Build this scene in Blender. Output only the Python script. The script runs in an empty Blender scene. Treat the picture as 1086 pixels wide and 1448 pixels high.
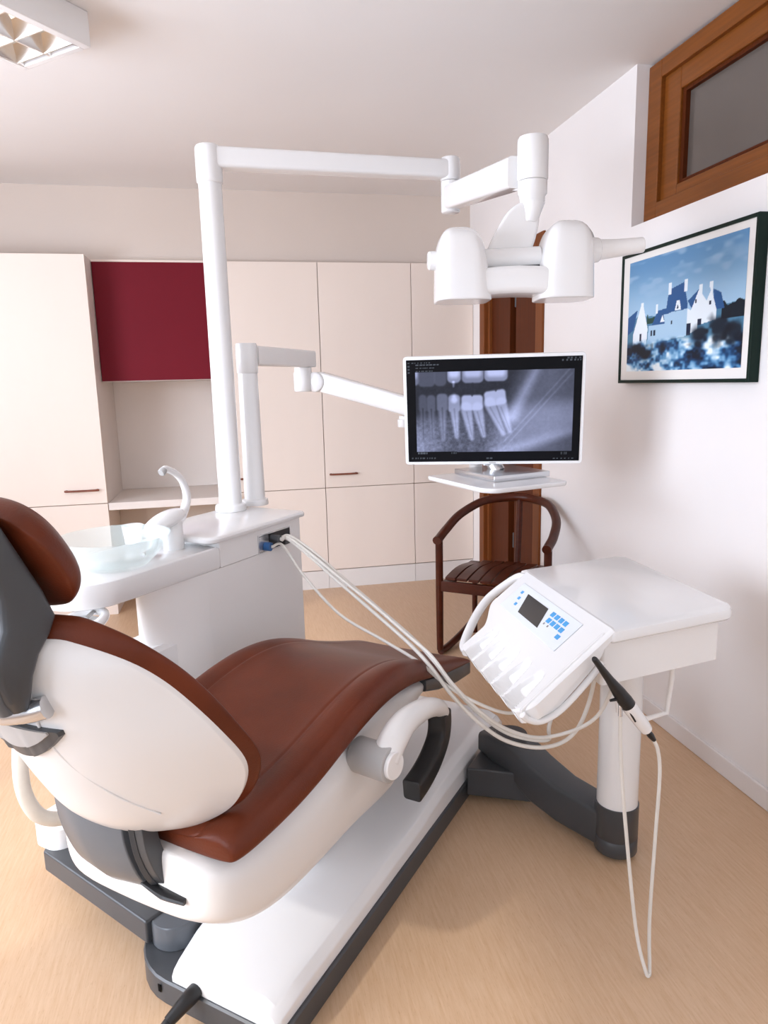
import bpy, bmesh, math, random
import numpy as np
from mathutils import Vector, Matrix
random.seed(7)
SC = bpy.context.scene
COL = SC.collection
PI = math.pi

# ------------------------------------------------------------------ helpers
def V(*a):
    return Vector(a if len(a) > 1 else a[0])

# dental chair frame: u towards the foot end, v to the right of it, z up
CO, CU, CV = V(.081, 1.294, 0), V(.640, .768, 0), V(.768, -.640, 0)
def W(u, v, z): return CO + CU * u + CV * v + V(0, 0, z)
# instrument table frame: d away from its control panel, e along the panel, z up
TO, TD, TE = V(.784, 1.334, 0), V(.982, .19, 0), V(.0185, 1.0, 0)
def T(d, e, z): return TO + TD * d + TE * e + V(0, 0, z)
def I(x, y, z): return V(x, y, z)

def smooth_path(pts, k=8):
    pts = [Vector(p) for p in pts]
    if len(pts) < 3: return pts
    ext = [pts[0] * 2 - pts[1]] + pts + [pts[-1] * 2 - pts[-2]]
    out = []
    for i in range(1, len(ext) - 2):
        p0, p1, p2, p3 = ext[i - 1:i + 3]
        for j in range(k):
            t = j / k
            out.append(.5 * ((2 * p1) + (p2 - p0) * t + (2 * p0 - 5 * p1 + 4 * p2 - p3) * t * t + (3 * p1 - p0 - 3 * p2 + p3) * t ** 3))
    out.append(pts[-1])
    return out

def lerp_list(vals, n):
    out = []
    for i in range(n):
        x = i / max(1, n - 1) * (len(vals) - 1)
        a = min(int(x), len(vals) - 2) if len(vals) > 1 else 0
        out.append(vals[a] + (vals[min(a + 1, len(vals) - 1)] - vals[a]) * (x - a))
    return out

class B:
    """collects geometry for one mesh"""
    def __init__(s): s.bm = bmesh.new()
    def ring(s, pts): return [s.bm.verts.new(p) for p in pts]
    def face(s, vs):
        try: return s.bm.faces.new(vs)
        except ValueError: return None
    def loft(s, rings, cap0=True, cap1=True, closed=True):
        R = [s.ring(r) for r in rings]
        n = len(R[0])
        for a, b in zip(R, R[1:]):
            for i in range(n if closed else n - 1):
                j = (i + 1) % n
                s.face([a[i], a[j], b[j], b[i]])
        if cap0: s.face(R[0][::-1])
        if cap1: s.face(R[-1])
        return s
    def box(s, lo, hi, f=I):
        (a, b, c), (d, e, g) = lo, hi
        q = [(a, b), (d, b), (d, e), (a, e)]
        return s.loft([[f(x, y, z) for x, y in q] for z in (c, g)])
    def prism(s, outline, lo, hi, f):
        """outline in the first two axes of f, extruded along the third"""
        return s.loft([[f(x, y, lo) for x, y in outline], [f(x, y, hi) for x, y in outline]])
    def tube(s, pts, r, n=12, k=8, smooth=True, flat=1.0):
        P = smooth_path(pts, k) if smooth else [Vector(p) for p in pts]
        rs = lerp_list(list(r), len(P)) if isinstance(r, (list, tuple)) else [r] * len(P)
        t = (P[1] - P[0]).normalized()
        nrm = t.orthogonal().normalized()
        if abs(t.z) < .95: nrm = t.cross(V(0, 0, 1)).normalized()
        rings = []
        for i, p in enumerate(P):
            t2 = (P[min(i + 1, len(P) - 1)] - P[max(i - 1, 0)]).normalized()
            nrm = (nrm - t2 * nrm.dot(t2)).normalized()
            b = t2.cross(nrm)
            rings.append([p + (nrm * math.cos(a) + b * math.sin(a) * flat) * rs[i] for a in [2 * PI * m / n for m in range(n)]])
        return s.loft(rings)
    def cyl(s, p0, p1, r0, r1=None, n=32):
        return s.tube([p0, p1], [r0, r0 if r1 is None else r1], n=n, smooth=False)
    def lathe(s, prof, c, n=48, ax=None, capped=True):
        """prof (r, h) about the axis through c"""
        ax = (ax or V(0, 0, 1)).normalized(); x = ax.orthogonal().normalized(); y = ax.cross(x)
        return s.loft([[Vector(c) + ax * h + (x * math.cos(2 * PI * i / n) + y * math.sin(2 * PI * i / n)) * max(r, 1e-4) for i in range(n)] for r, h in prof], capped, capped)
    def build(s, name, m, parent=None, bevel=0, seg=3, sub=0, label=None, smooth=True, ang=35, solid=0):
        bmesh.ops.recalc_face_normals(s.bm, faces=s.bm.faces)
        if parent is not None:
            base = parent
            off = V(0, 0, 0)
            while base is not None: off += base.location; base = base.parent
            for v in s.bm.verts: v.co -= off
        lim = math.radians(ang)
        for f in s.bm.faces: f.smooth = smooth
        if smooth and not sub and not bevel:
            for e in s.bm.edges:
                if len(e.link_faces) == 2 and e.calc_face_angle(0) > lim: e.smooth = False
        me = bpy.data.meshes.new(name); s.bm.to_mesh(me); s.bm.free()
        o = bpy.data.objects.new(name, me); COL.objects.link(o)
        me.materials.append(m)
        if parent is not None: o.parent = parent
        if solid:
            d = o.modifiers.new('solid', 'SOLIDIFY'); d.thickness = solid; d.offset = -1
        if bevel:
            d = o.modifiers.new('bevel', 'BEVEL'); d.width = bevel; d.segments = seg; d.limit_method = 'ANGLE'
            d.angle_limit = math.radians(28); d.harden_normals = True
        if sub:
            d = o.modifiers.new('sub', 'SUBSURF'); d.levels = sub; d.render_levels = sub
        if label: o['label'] = label
        return o

def thing(name, loc, label, cat, group=None):
    o = bpy.data.objects.new(name, None); COL.objects.link(o)
    o.empty_display_size = .1
    o.location = loc; o['label'] = label; o['category'] = cat
    if group: o['group'] = group
    return o
def tag(o, label, cat, group=None):
    o['label'] = label; o['category'] = cat
    if group: o['group'] = group
    return o
def struct(o):
    o['kind'] = 'structure'; return o

def rrect(x0, y0, x1, y1, r, n=6):
    """rounded rectangle outline; r one radius or four (x0y0, x1y0, x1y1, x0y1)"""
    rs = list(r) if isinstance(r, (list, tuple)) else [r] * 4
    out = []
    for (cx, cy, sx, sy, a0), q in zip(((x0, y0, 1, 1, PI), (x1, y0, -1, 1, 1.5 * PI), (x1, y1, -1, -1, 0), (x0, y1, 1, -1, .5 * PI)), rs):
        for i in range(n + 1):
            a = a0 + .5 * PI * i / n
            out.append((cx + sx * q + q * math.cos(a), cy + sy * q + q * math.sin(a)))
    return out

# ------------------------------------------------------------------ materials
def mat(name, col, rough=.5, metal=0, noise=0, nscale=(8, 8, 8), bump=0, bscale=200, coat=0, spec=.5, trans=0, ior=1.45, emit=0, alpha=1):
    m = bpy.data.materials.new(name); m.use_nodes = True
    nt = m.node_tree; p = nt.nodes['Principled BSDF']
    p.inputs['Base Color'].default_value = (*col, 1); p.inputs['Roughness'].default_value = rough
    p.inputs['Metallic'].default_value = metal; p.inputs['Coat Weight'].default_value = coat
    p.inputs['Specular IOR Level'].default_value = spec; p.inputs['Transmission Weight'].default_value = trans
    p.inputs['IOR'].default_value = ior; p.inputs['Alpha'].default_value = alpha
    if coat: p.inputs['Coat Roughness'].default_value = .08
    if emit:
        p.inputs['Emission Color'].default_value = (*col, 1); p.inputs['Emission Strength'].default_value = emit
    tc = nt.nodes.new('ShaderNodeTexCoord')
    if noise:
        mp = nt.nodes.new('ShaderNodeMapping'); mp.inputs['Scale'].default_value = nscale
        nz = nt.nodes.new('ShaderNodeTexNoise'); nz.inputs['Scale'].default_value = 1; nz.inputs['Detail'].default_value = 5
        rp = nt.nodes.new('ShaderNodeValToRGB')
        rp.color_ramp.elements[0].position = .3; rp.color_ramp.elements[1].position = .7
        rp.color_ramp.elements[0].color = (*[max(0, c * (1 - noise)) for c in col], 1)
        rp.color_ramp.elements[1].color = (*[min(1, c * (1 + noise)) for c in col], 1)
        nt.links.new(tc.outputs['Object'], mp.inputs['Vector']); nt.links.new(mp.outputs['Vector'], nz.inputs['Vector'])
        nt.links.new(nz.outputs['Fac'], rp.inputs['Fac']); nt.links.new(rp.outputs['Color'], p.inputs['Base Color'])
    if bump:
        nb = nt.nodes.new('ShaderNodeTexNoise'); nb.inputs['Scale'].default_value = bscale; nb.inputs['Detail'].default_value = 3
        bp = nt.nodes.new('ShaderNodeBump'); bp.inputs['Strength'].default_value = bump; bp.inputs['Distance'].default_value = .002
        nt.links.new(tc.outputs['Object'], nb.inputs['Vector']); nt.links.new(nb.outputs['Fac'], bp.inputs['Height'])
        nt.links.new(bp.outputs['Normal'], p.inputs['Normal'])
    return m

def mat_attr(name, rough=.4, emit=0, coat=0):
    m = bpy.data.materials.new(name); m.use_nodes = True
    nt = m.node_tree; p = nt.nodes['Principled BSDF']; p.inputs['Roughness'].default_value = rough
    p.inputs['Coat Weight'].default_value = coat; p.inputs['Specular IOR Level'].default_value = .06 if emit else .25
    a = nt.nodes.new('ShaderNodeVertexColor'); a.layer_name = 'Print'
    if emit:
        p.inputs['Base Color'].default_value = (.005, .005, .006, 1)
        nt.links.new(a.outputs['Color'], p.inputs['Emission Color']); p.inputs['Emission Strength'].default_value = emit
    else: nt.links.new(a.outputs['Color'], p.inputs['Base Color'])
    return m

M = {}
M['wall'] = mat('wall_paint', (.86, .835, .825), .9, noise=.015, nscale=(2, 2, 2), bump=.06, bscale=120)
M['wallback'] = mat('back_wall_paint', (.67, .585, .52), .9, noise=.015, nscale=(2, 2, 2), bump=.06, bscale=120)
M['ceil'] = mat('ceiling_paint', (.84, .825, .815), .92, noise=.01, nscale=(2, 2, 2))
M['base'] = mat('skirting_paint', (.82, .79, .78), .5, noise=.01)
M['cream'] = mat('cream_laminate', (.85, .75, .67), .42, noise=.02, nscale=(3, 3, 1))
M['carcass'] = mat('oak_edge', (.30, .17, .10), .6, noise=.2, nscale=(20, 20, 4))
M['niche'] = mat('niche_laminate', (.80, .74, .69), .5, noise=.02, nscale=(3, 3, 3))
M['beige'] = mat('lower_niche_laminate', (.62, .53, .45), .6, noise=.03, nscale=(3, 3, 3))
M['burgundy'] = mat('burgundy_laminate', (.165, .008, .018), .55, spec=.18, noise=.04, nscale=(2, 2, 2))
M['plinth'] = mat('plinth_laminate', (.80, .77, .74), .5, noise=.01)
M['white'] = mat('white_lacquer', (.82, .815, .81), .22, noise=.008, nscale=(4, 4, 4), coat=.35)
M['whitesoft'] = mat('white_plastic', (.86, .845, .83), .38, noise=.008, nscale=(4, 4, 4))
M['shell'] = mat('warm_white_shell', (.80, .785, .77), .3, noise=.01, nscale=(4, 4, 4), coat=.25)
M['leather'] = mat('brown_leather', (.122, .0260, .0098), .37, noise=.2, nscale=(7, 7, 7), bump=.2, bscale=260, spec=.25)
M['grey'] = mat('anthracite_plastic', (.058, .061, .066), .33, noise=.05, nscale=(6, 6, 6), bump=.05, bscale=500)
M['slate'] = mat('slate_grey_plastic', (.105, .115, .128), .3, noise=.05, nscale=(6, 6, 6))
M['dark'] = mat('black_plastic', (.012, .012, .013), .35, noise=.1, nscale=(9, 9, 9), bump=.1, bscale=400)
M['silver'] = mat('satin_metal', (.62, .63, .65), .25, metal=.9, noise=.03, nscale=(5, 5, 60))
M['lightgrey'] = mat('light_grey_plastic', (.42, .41, .40), .4, noise=.03)
M['aluminium'] = mat('mirror_aluminium', (.80, .77, .73), .18, metal=1, noise=.02)
M['wood'] = mat('varnished_door_wood', (.088, .020, .005), .5, noise=.16, nscale=(120, 120, 2.0), spec=.12)
M['woodlight'] = mat('varnished_jamb_wood', (.19, .056, .014), .45, noise=.15, nscale=(120, 120, 2.0), spec=.2)
M['winwood'] = mat('varnished_window_wood', (.205, .062, .009), .4, noise=.14, nscale=(90, 3, 90), coat=.15, spec=.3)
M['chairwood'] = mat('mahogany', (.060, .011, .0035), .3, noise=.2, nscale=(18, 18, 40), spec=.3)
M['frosted'] = mat('glass_dark_as_corridor', (.125, .105, .092), .22, noise=.08, nscale=(1.2, 1.2, 1.2), spec=.6)  # the unlit corridor beyond is painted into this dark tone
M['greenframe'] = mat('dark_green_frame', (.004, .016, .011), .4, noise=.1, spec=.2)
M['matboard'] = mat('passepartout_card', (.82, .80, .77), .8, noise=.01)
M['handle'] = mat('brown_handle', (.20, .058, .032), .4, noise=.2, nscale=(40, 40, 40))
M['hose'] = mat('pale_silicone_hose', (.72, .69, .64), .35, noise=.03, nscale=(20, 20, 20))
M['hosewarm'] = mat('cream_suction_hose', (.74, .69, .60), .35, noise=.04, nscale=(30, 30, 30), bump=.2, bscale=150)
M['label'] = mat('pale_blue_foil', (.76, .80, .85), .35, noise=.01)
M['lcd'] = mat('unlit_display', (.055, .050, .046), .18, noise=.05)
M['key'] = mat('blue_key', (.08, .36, .72), .4, noise=.05, nscale=(60, 60, 60))
M['bluecap'] = mat('blue_collar', (.02, .10, .28), .4, noise=.1)
M['bezel'] = mat('white_bezel', (.86, .86, .86), .3, noise=.005)
M['black'] = mat('black_gap', (.004, .004, .004), .7, noise=.2, spec=.1)
M['glassblack'] = mat('black_display_glass', (.003, .003, .004), .4, noise=.1, spec=.05)
M['cover'] = mat('glossy_white_cover', (.80, .805, .815), .10, noise=.006, nscale=(3, 3, 3), coat=.6)
M['screen'] = mat_attr('xray_screen', .5, emit=1.0)
M['print'] = mat_attr('art_print', .5, coat=.1)
M['tube'] = mat('fluorescent_tube', (1, .95, .88), .4, emit=2.5, noise=0)

def glass_mat():
    m = bpy.data.materials.new('greenish_bowl_glass'); m.use_nodes = True
    nt = m.node_tree; p = nt.nodes['Principled BSDF']
    p.inputs['Base Color'].default_value = (.80, .93, .92, 1); p.inputs['Roughness'].default_value = .06
    p.inputs['Alpha'].default_value = .25; p.inputs['Specular IOR Level'].default_value = .6
    tc = nt.nodes.new('ShaderNodeTexCoord'); nz = nt.nodes.new('ShaderNodeTexNoise'); nz.inputs['Scale'].default_value = 6
    mr = nt.nodes.new('ShaderNodeMapRange'); mr.inputs['To Min'].default_value = .03; mr.inputs['To Max'].default_value = .14
    nt.links.new(tc.outputs['Object'], nz.inputs['Vector']); nt.links.new(nz.outputs['Fac'], mr.inputs['Value']); nt.links.new(mr.outputs['Result'], p.inputs['Roughness'])
    return m
M['bowl'] = glass_mat()

def floor_mat():
    m = bpy.data.materials.new('wood_tone_linoleum'); m.use_nodes = True
    nt = m.node_tree; p = nt.nodes['Principled BSDF']; p.inputs['Roughness'].default_value = .36
    p.inputs['Specular IOR Level'].default_value = .5
    tc = nt.nodes.new('ShaderNodeTexCoord')
    def nz(scale, detail):
        mp = nt.nodes.new('ShaderNodeMapping'); mp.inputs['Scale'].default_value = scale
        n = nt.nodes.new('ShaderNodeTexNoise'); n.inputs['Scale'].default_value = 1; n.inputs['Detail'].default_value = detail; n.inputs['Roughness'].default_value = .65
        nt.links.new(tc.outputs['Object'], mp.inputs['Vector']); nt.links.new(mp.outputs['Vector'], n.inputs['Vector']); return n
    a = nz((130, 9, 1), 4); b = nz((420, 42, 1), 2); c = nz((1.5, .8, 1), 2)
    r1 = nt.nodes.new('ShaderNodeValToRGB'); e = r1.color_ramp.elements
    e[0].position = .30; e[0].color = (.585, .375, .220, 1); e[1].position = .72; e[1].color = (.675, .472, .310, 1)
    r2 = nt.nodes.new('ShaderNodeValToRGB'); e = r2.color_ramp.elements
    e[0].position = .28; e[0].color = (.80, .74, .68, 1); e[1].position = .40; e[1].color = (1, 1, 1, 1)
    mx = nt.nodes.new('ShaderNodeMix'); mx.data_type = 'RGBA'; mx.blend_type = 'MULTIPLY'; mx.inputs['Factor'].default_value = .75
    r3 = nt.nodes.new('ShaderNodeValToRGB'); e = r3.color_ramp.elements
    e[0].color = (.93, .93, .93, 1); e[1].color = (1, 1, 1, 1)
    m2 = nt.nodes.new('ShaderNodeMix'); m2.data_type = 'RGBA'; m2.blend_type = 'MULTIPLY'; m2.inputs['Factor'].default_value = 1
    L = nt.links.new
    L(a.outputs['Fac'], r1.inputs['Fac']); L(b.outputs['Fac'], r2.inputs['Fac']); L(c.outputs['Fac'], r3.inputs['Fac'])
    L(r1.outputs['Color'], mx.inputs['A']); L(r2.outputs['Color'], mx.inputs['B'])
    L(mx.outputs['Result'], m2.inputs['A']); L(r3.outputs['Color'], m2.inputs['B']); L(m2.outputs['Result'], p.inputs['Base Color'])
    bp = nt.nodes.new('ShaderNodeBump'); bp.inputs['Strength'].default_value = .05
    L(b.outputs['Fac'], bp.inputs['Height']); L(bp.outputs['Normal'], p.inputs['Normal'])
    return m
M['floor'] = floor_mat()

# ------------------------------------------------------------------ room
XR, XL, YF, YB, H = 1.563, -2.6, -1.9, 4.52, 2.504
def wbox(lo, hi): return B().box(lo, hi)
struct(wbox((XL - .2, YF - .2, -.1), (XR + .4, 5.3, 0)).build('floor', M['floor']))
struct(wbox((XL - .2, YF - .2, H), (XR + .4, 5.3, H + .1)).build('ceiling', M['ceil']))
b = B(); b.box((XL - .2, 4.586, 2.088), (XR, 5.3, H)); b.box((XL - .2, 5.15, 0), (XR, 5.3, 2.088))
struct(b.build('wall_back', M['wallback']))
# right wall with the door opening (y 3.43-4.37) and the high window (y .9-2.644)
b = B()
b.box((XR, YF - .2, 0), (XR + .12, 3.43, 1.922)); b.box((XR, YF - .2, 1.922), (XR + .12, .9, H)); b.box((XR, 2.644, 1.922), (XR + .12, 3.43, H))
b.box((XR, 3.43, 2.07), (XR + .12, 4.37, H)); b.box((XR, 4.37, 0), (XR + .12, 5.3, H))
struct(b.build('wall_right', M['wall']))
# left wall with two tall windows, rear wall with one (all out of the picture)
LW = [(-1.4, .2), (.5, 2.7)]
b = B()
for y0, y1 in ((YF - .2, LW[0][0]), (LW[0][1], LW[1][0]), (LW[1][1], 5.3)): b.box((XL - .2, y0, 0), (XL, y1, H))
for y0, y1 in LW: b.box((XL - .2, y0, 0), (XL, y1, .75)); b.box((XL - .2, y0, 2.35), (XL, y1, H))
struct(b.build('wall_left', M['wall']))
b = B()
for x0, x1 in ((XL - .2, -2.2), (1.2, XR + .12)): b.box((x0, YF - .2, 0), (x1, YF, H))
b.box((-2.2, YF - .2, 0), (1.2, YF, .7)); b.box((-2.2, YF - .2, 2.35), (1.2, YF, H))
struct(b.build('wall_front', M['wall']))
def plain_window(name, f, a0, a1, z0, z1, n):
    """white frame with mullions in an opening; f(a, t, z) with t the depth"""
    b = B(); w = .06
    for k in range(n + 1):
        c = a0 + (a1 - a0) * k / n; c = min(max(c, a0 + w / 2), a1 - w / 2)
        b.box((c - w / 2, .06, z0), (c + w / 2, .12, z1), f)
    b.box((a0, .06, z0), (a1, .12, z0 + w), f); b.box((a0, .06, z1 - w), (a1, .12, z1), f)
    struct(b.build(name, M['base']))
plain_window('window_2', lambda a, t, z: V(XL - t, a, z), *LW[0], .75, 2.35, 2)
plain_window('window_3', lambda a, t, z: V(XL - t, a, z), *LW[1], .75, 2.35, 2)
plain_window('window_4', lambda a, t, z: V(a, YF - t, z), -2.2, 1.2, .7, 2.35, 3)

# skirting on the right wall
b = B(); b.box((XR - .012, YF, 0), (XR, 3.43, .069)); b.box((XR - .012, 4.37, 0), (XR, 4.52, .069))
struct(b.build('baseboard_right', M['base'], bevel=.004))

# high wooden window in the right wall
XW = 1.614
b = B()
y0, y1, z0, z1 = .9, 2.644, 1.934, 2.493
for lo, hi in (((y1 - .082, z0), (y1, z1)), ((y0, z0), (y0 + .082, z1)), ((y0 + .082, z0), (y1 - .082, z0 + .062)), ((y0 + .082, z1 - .062), (y1 - .082, z1))):
    b.box((XW, lo[0], lo[1]), (XW + .075, hi[0], hi[1]))
win = struct(b.build('window_1', M['winwood'], bevel=.004))
b = B(); y0 += .078; y1 -= .078; z0 += .058; z1 -= .058
for lo, hi in (((y1 - .1, z0), (y1, z1)), ((y0, z0), (y0 + .1, z1)), ((y0 + .1, z0), (y1 - .1, z0 + .045)), ((y0 + .1, z1 - .078), (y1 - .1, z1))):
    b.box((XW + .018, lo[0], lo[1]), (XW + .07, hi[0], hi[1]))
b.build('window_sash', M['winwood'], win, bevel=.006)
b = B()
for lo, hi in (((y1 - .118, z0 + .045), (y1 - .1, z1 - .078)), ((y0 + .1, z0 + .045), (y1 - .118, z0 + .058)), ((y0 + .1, z1 - .09), (y1 - .118, z1 - .078))):
    b.box((XW + .03, lo[0], lo[1]), (XW + .065, hi[0], hi[1]))
b.build('glazing_bead', M['wood'], win)
B().box((XW + .048, y0 + .09, z0 + .04), (XW + .056, y1 - .09, z1 - .07)).build('window_pane', M['frosted'], win)
struct(wbox((XR + .118, .8, 1.9), (XR + .125, 2.7, H)).build('window_back_panel', M['black']))  # black sheet stands in for the unlit corridor behind the window

# brown double door in the right wall near the corner
b = B()
for lo, hi in (((3.43, 0), (3.515, 2.07)), ((4.29, 0), (4.37, 2.07)), ((3.515, 1.99), (4.29, 2.07))):
    b.box((XR - .012, lo[0], lo[1]), (XR + .11, hi[0], hi[1]))
for yy in (3.538, 4.272): b.box((XR + .012, yy - .016, 0), (XR + .11, yy + .016, 1.99))
door = struct(b.build('door_1', M['woodlight'], bevel=.004))
for a, c in ((3.553, 3.875), (3.965, 4.257)):
    b = B(); b.box((XR + .03, a, .01), (XR + .075, c, 1.985))
    b.build('door_leaf', M['wood'], door, bevel=.003)
B().box((XR + .09, 3.55, 0), (XR + .118, 4.27, 2.0)).build('door_gap_shade', M['black'], door)  # black sheet puts in the shade seen between the two leaves
for z in (.35, 1.0, 1.75): B().cyl(V(XR + .035, 3.885, z), V(XR + .035, 3.885, z + .09), .008, n=12).build('door_hinge', M['grey'], door)

# ------------------------------------------------------------------ cabinets
def bar_handle(x0, x1, y, z, par):
    b = B(); b.tube([V(x0, y - .001, z), V(x0 + .006, y - .022, z), V(x1 - .006, y - .022, z), V(x1, y - .001, z)], .0062, n=10, k=6)
    b.build('handle', M['handle'], par)
def tall_cabinet(x0, x1, y, label, hx=None, depth=.55, bot=.0):
    t = thing('tall_cabinet', V((x0 + x1) / 2, y + depth / 2, 0), label, 'cabinet', 'cream tall cabinets')
    b = B(); b.box((x0 + .001, y + .021, .0), (x1 - .001, y + depth, 2.083)); b.build('carcass', M['carcass'], t)
    b = B(); b.box((x0 + .001, y + .006, .0), (x1 - .001, y + .0205, .122)); b.build('plinth', M['plinth'], t)
    b = B(); b.box((x0 + .002, y, .6805), (x1 - .002, y + .02, 2.085)); d = b.build('door', M['cream'], t, bevel=.0015, seg=2)
    if hx: bar_handle(*hx, y, .768, d)
    b = B(); b.box((x0 + .002, y, .1285), (x1 - .002, y + .02, .6765)); b.build('door', M['cream'], t, bevel=.0015, seg=2)
    return t
tall_cabinet(-.044, .551, YB, 'cream tall cabinet directly right of the open niche, behind the white poles', (-.03, .044))
tall_cabinet(.551, 1.146, YB, 'cream tall cabinet with brown bar handle, behind the monitor arm', (.589, .752))
tall_cabinet(1.146, 1.562, YB, 'narrow cream tall cabinet beside the brown door, behind the monitor')
# left cabinet stands further out, its side is cream too
yl = 4.347
t = thing('tall_cabinet', V(-1.06, yl + .28, 0), 'cream tall cabinet standing further forward, left of the niche, at the left edge', 'cabinet', 'cream tall cabinets')
B().box((-1.364, yl + .021, .0), (-.782, 4.92, 2.083)).build('carcass', M['carcass'], t)
B().box((-.782, yl + .0205, 0), (-.765, 4.92, 2.085)).build('side_panel', M['niche'], t)
B().box((-1.364, yl + .004, 0), (-.766, yl + .0202, .122)).build('plinth', M['cream'], t)
d = B().box((-1.362, yl, .6865), (-.766, yl + .02, 2.088)).build('door', M['cream'], t, bevel=.0015, seg=2)
bar_handle(-.983, -.816, yl, .768, d)
B().box((-1.362, yl, .1285), (-.766, yl + .02, .6825)).build('door', M['cream'], t, bevel=.0015, seg=2)
t = thing('tall_cabinet', V(-1.9, yl + .28, 0), 'cream tall cabinet beyond the left edge of the picture', 'cabinet', 'cream tall cabinets')
B().box((-2.58, yl + .021, .0), (-1.366, 4.92, 2.083)).build('carcass', M['carcass'], t)
B().box((-2.57, yl + .004, 0), (-1.366, yl + .0202, .122)).build('plinth', M['cream'], t)
B().box((-2.57, yl, .6865), (-1.366, yl + .02, 2.088)).build('door', M['cream'], t, bevel=.0015, seg=2)
B().box((-2.57, yl, .1285), (-1.366, yl + .02, .6825)).build('door', M['cream'], t, bevel=.0015, seg=2)
# burgundy wall cabinet
t = thing('wall_cabinet', V(-.4, 4.7, 1.39), 'burgundy wall cabinet door above the open niche', 'cabinet')
B().box((-.764, 4.541, 1.39), (-.046, 4.94, 2.083)).build('carcass', M['niche'], t)
B().box((-.761, 4.52, 1.394), (-.047, 4.54, 2.076)).build('door', M['burgundy'], t, bevel=.0015, seg=2)
B().box((-.764, 4.522, 2.0765), (-.046, 4.54, 2.088)).build('top_strip', M['cream'], t)
# niche: back panel, worktop, lower recess
t = thing('niche_unit', V(-.4, 4.7, 0), 'open recess with white worktop shelf under the burgundy cabinet', 'shelf unit')
B().box((-.7645, 4.9205, .685), (-.046, 4.955, 1.389)).build('back_panel', M['niche'], t)
B().box((-.763, 4.352, .640), (-.046, 4.94, .684)).build('worktop', M['niche'], t, bevel=.003)
b = B(); b.box((-.60, 4.70, .0), (-.046, 4.72, .639)); b.box((-.764, 4.72, 0), (-.046, 4.955, .639)); b.build('lower_panel', M['beige'], t)

# ------------------------------------------------------------------ ceiling louvre lamp (parallel to the dental chair)
t = thing('ceiling_lamp', W(0, -1.317, 2.402), 'white louvred fluorescent lamp box on the ceiling', 'ceiling lamp')
u0, u1, v0, v1, zb, zt = -.95, .687, -1.475, -1.160, 2.402, 2.5035
b = B()
b.box((u0, v0, zb), (u1, v0 + .018, zt), W); b.box((u0, v1 - .030, zb), (u1, v1, zt), W)
b.box((u0, v0 + .018, zb), (u0 + .02, v1 - .03, zt), W); b.box((u1 - .022, v0 + .018, zb), (u1, v1 - .03, zt), W)
b.box((u0 + .02, v0 + .018, zt - .01), (u1 - .022, v1 - .03, zt), W)
b.build('housing', M['white'], t, bevel=.003)
b = B(); w = .010
vm = (v0 + .018 + v1 - .03) / 2
def wedge(b, pts, lo, hi, along):
    """V shaped blade: pts are (across, z) outline"""
    return b.prism(pts, lo, hi, along)
for c, s in ((v0 + .018, 1), (v1 - .030, -1)):
    b.loft([[W(u, c, zb + .002), W(u, c + s * .004, zb + .002), W(u, c + s * .012, zb + .03), W(u, c + s * .035, zt - .012), W(u, c, zt - .012)] for u in (u0 + .02, u1 - .022)])
b.build('side_reflector', M['aluminium'], t)
B().loft([[W(u, vm + a, z) for a, z in ((-.003, zb + .002), (.003, zb + .002), (.013, zb + .028), (.03, zb + .06), (-.03, zb + .06), (-.013, zb + .028))] for u in (u0 + .02, u1 - .022)]).build('centre_reflector', M['aluminium'], t)
n = 13
for k in range(n):
    uc = u1 - .022 - (.0235 if k == 0 else .122 * (k + .02))
    for va, vb in ((v0 + .0185, vm - .004), (vm + .004, v1 - .0305)):
        B().loft([[W(uc + a, v, z) for a, z in ((-.0022, zb + .001), (.0022, zb + .001), (.009, zb + .022), (.022, zb + .048), (-.022, zb + .048), (-.009, zb + .022))] for v in (va, vb)]).build('louvre_blade', M['aluminium'], t)
for vv in (vm - .07, vm + .07): B().cyl(W(u0 + .06, vv, zb + .075), W(u1 - .06, vv, zb + .075), .012, n=16).build('tube', M['tube'], t)

# ------------------------------------------------------------------ dental chair
ch = thing('dental_chair', W(.5, -.25, 0), 'brown leather dental treatment chair on a white and grey base', 'dental chair')
def outline_loft(b, outline, levels, f):
    """levels: list of (z, inset factor towards centre in metres)"""
    cx = sum(p[0] for p in outline) / len(outline); cy = sum(p[1] for p in outline) / len(outline)
    rings = []
    for z, ins in levels:
        r = []
        for x, y in outline:
            d = math.hypot(x - cx, y - cy)
            dx, dy = (x - cx), (y - cy)
            r.append(f(cx + dx * (1 - ins / d), cy + dy * (1 - ins / d), z))
        rings.append(r)
    b.loft(rings); return b
def off_loft(b, x0, y0, x1, y1, r, levels, f, n=8):
    rs = list(r) if isinstance(r, (list, tuple)) else [r] * 4
    b.loft([[f(x, y, z) for x, y in rrect(x0 + i, y0 + i, x1 - i, y1 - i, [max(.002, q - i) for q in rs], n)] for z, i in levels]); return b
# dark base plate
b = off_loft(B(), -.105, -.475, 1.30, 0, [.16, .02, .03, .03], [(0, .004), (.004, 0), (.058, 0), (.062, .004)], W); b.build('base_plate', M['grey'], ch)
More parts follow.
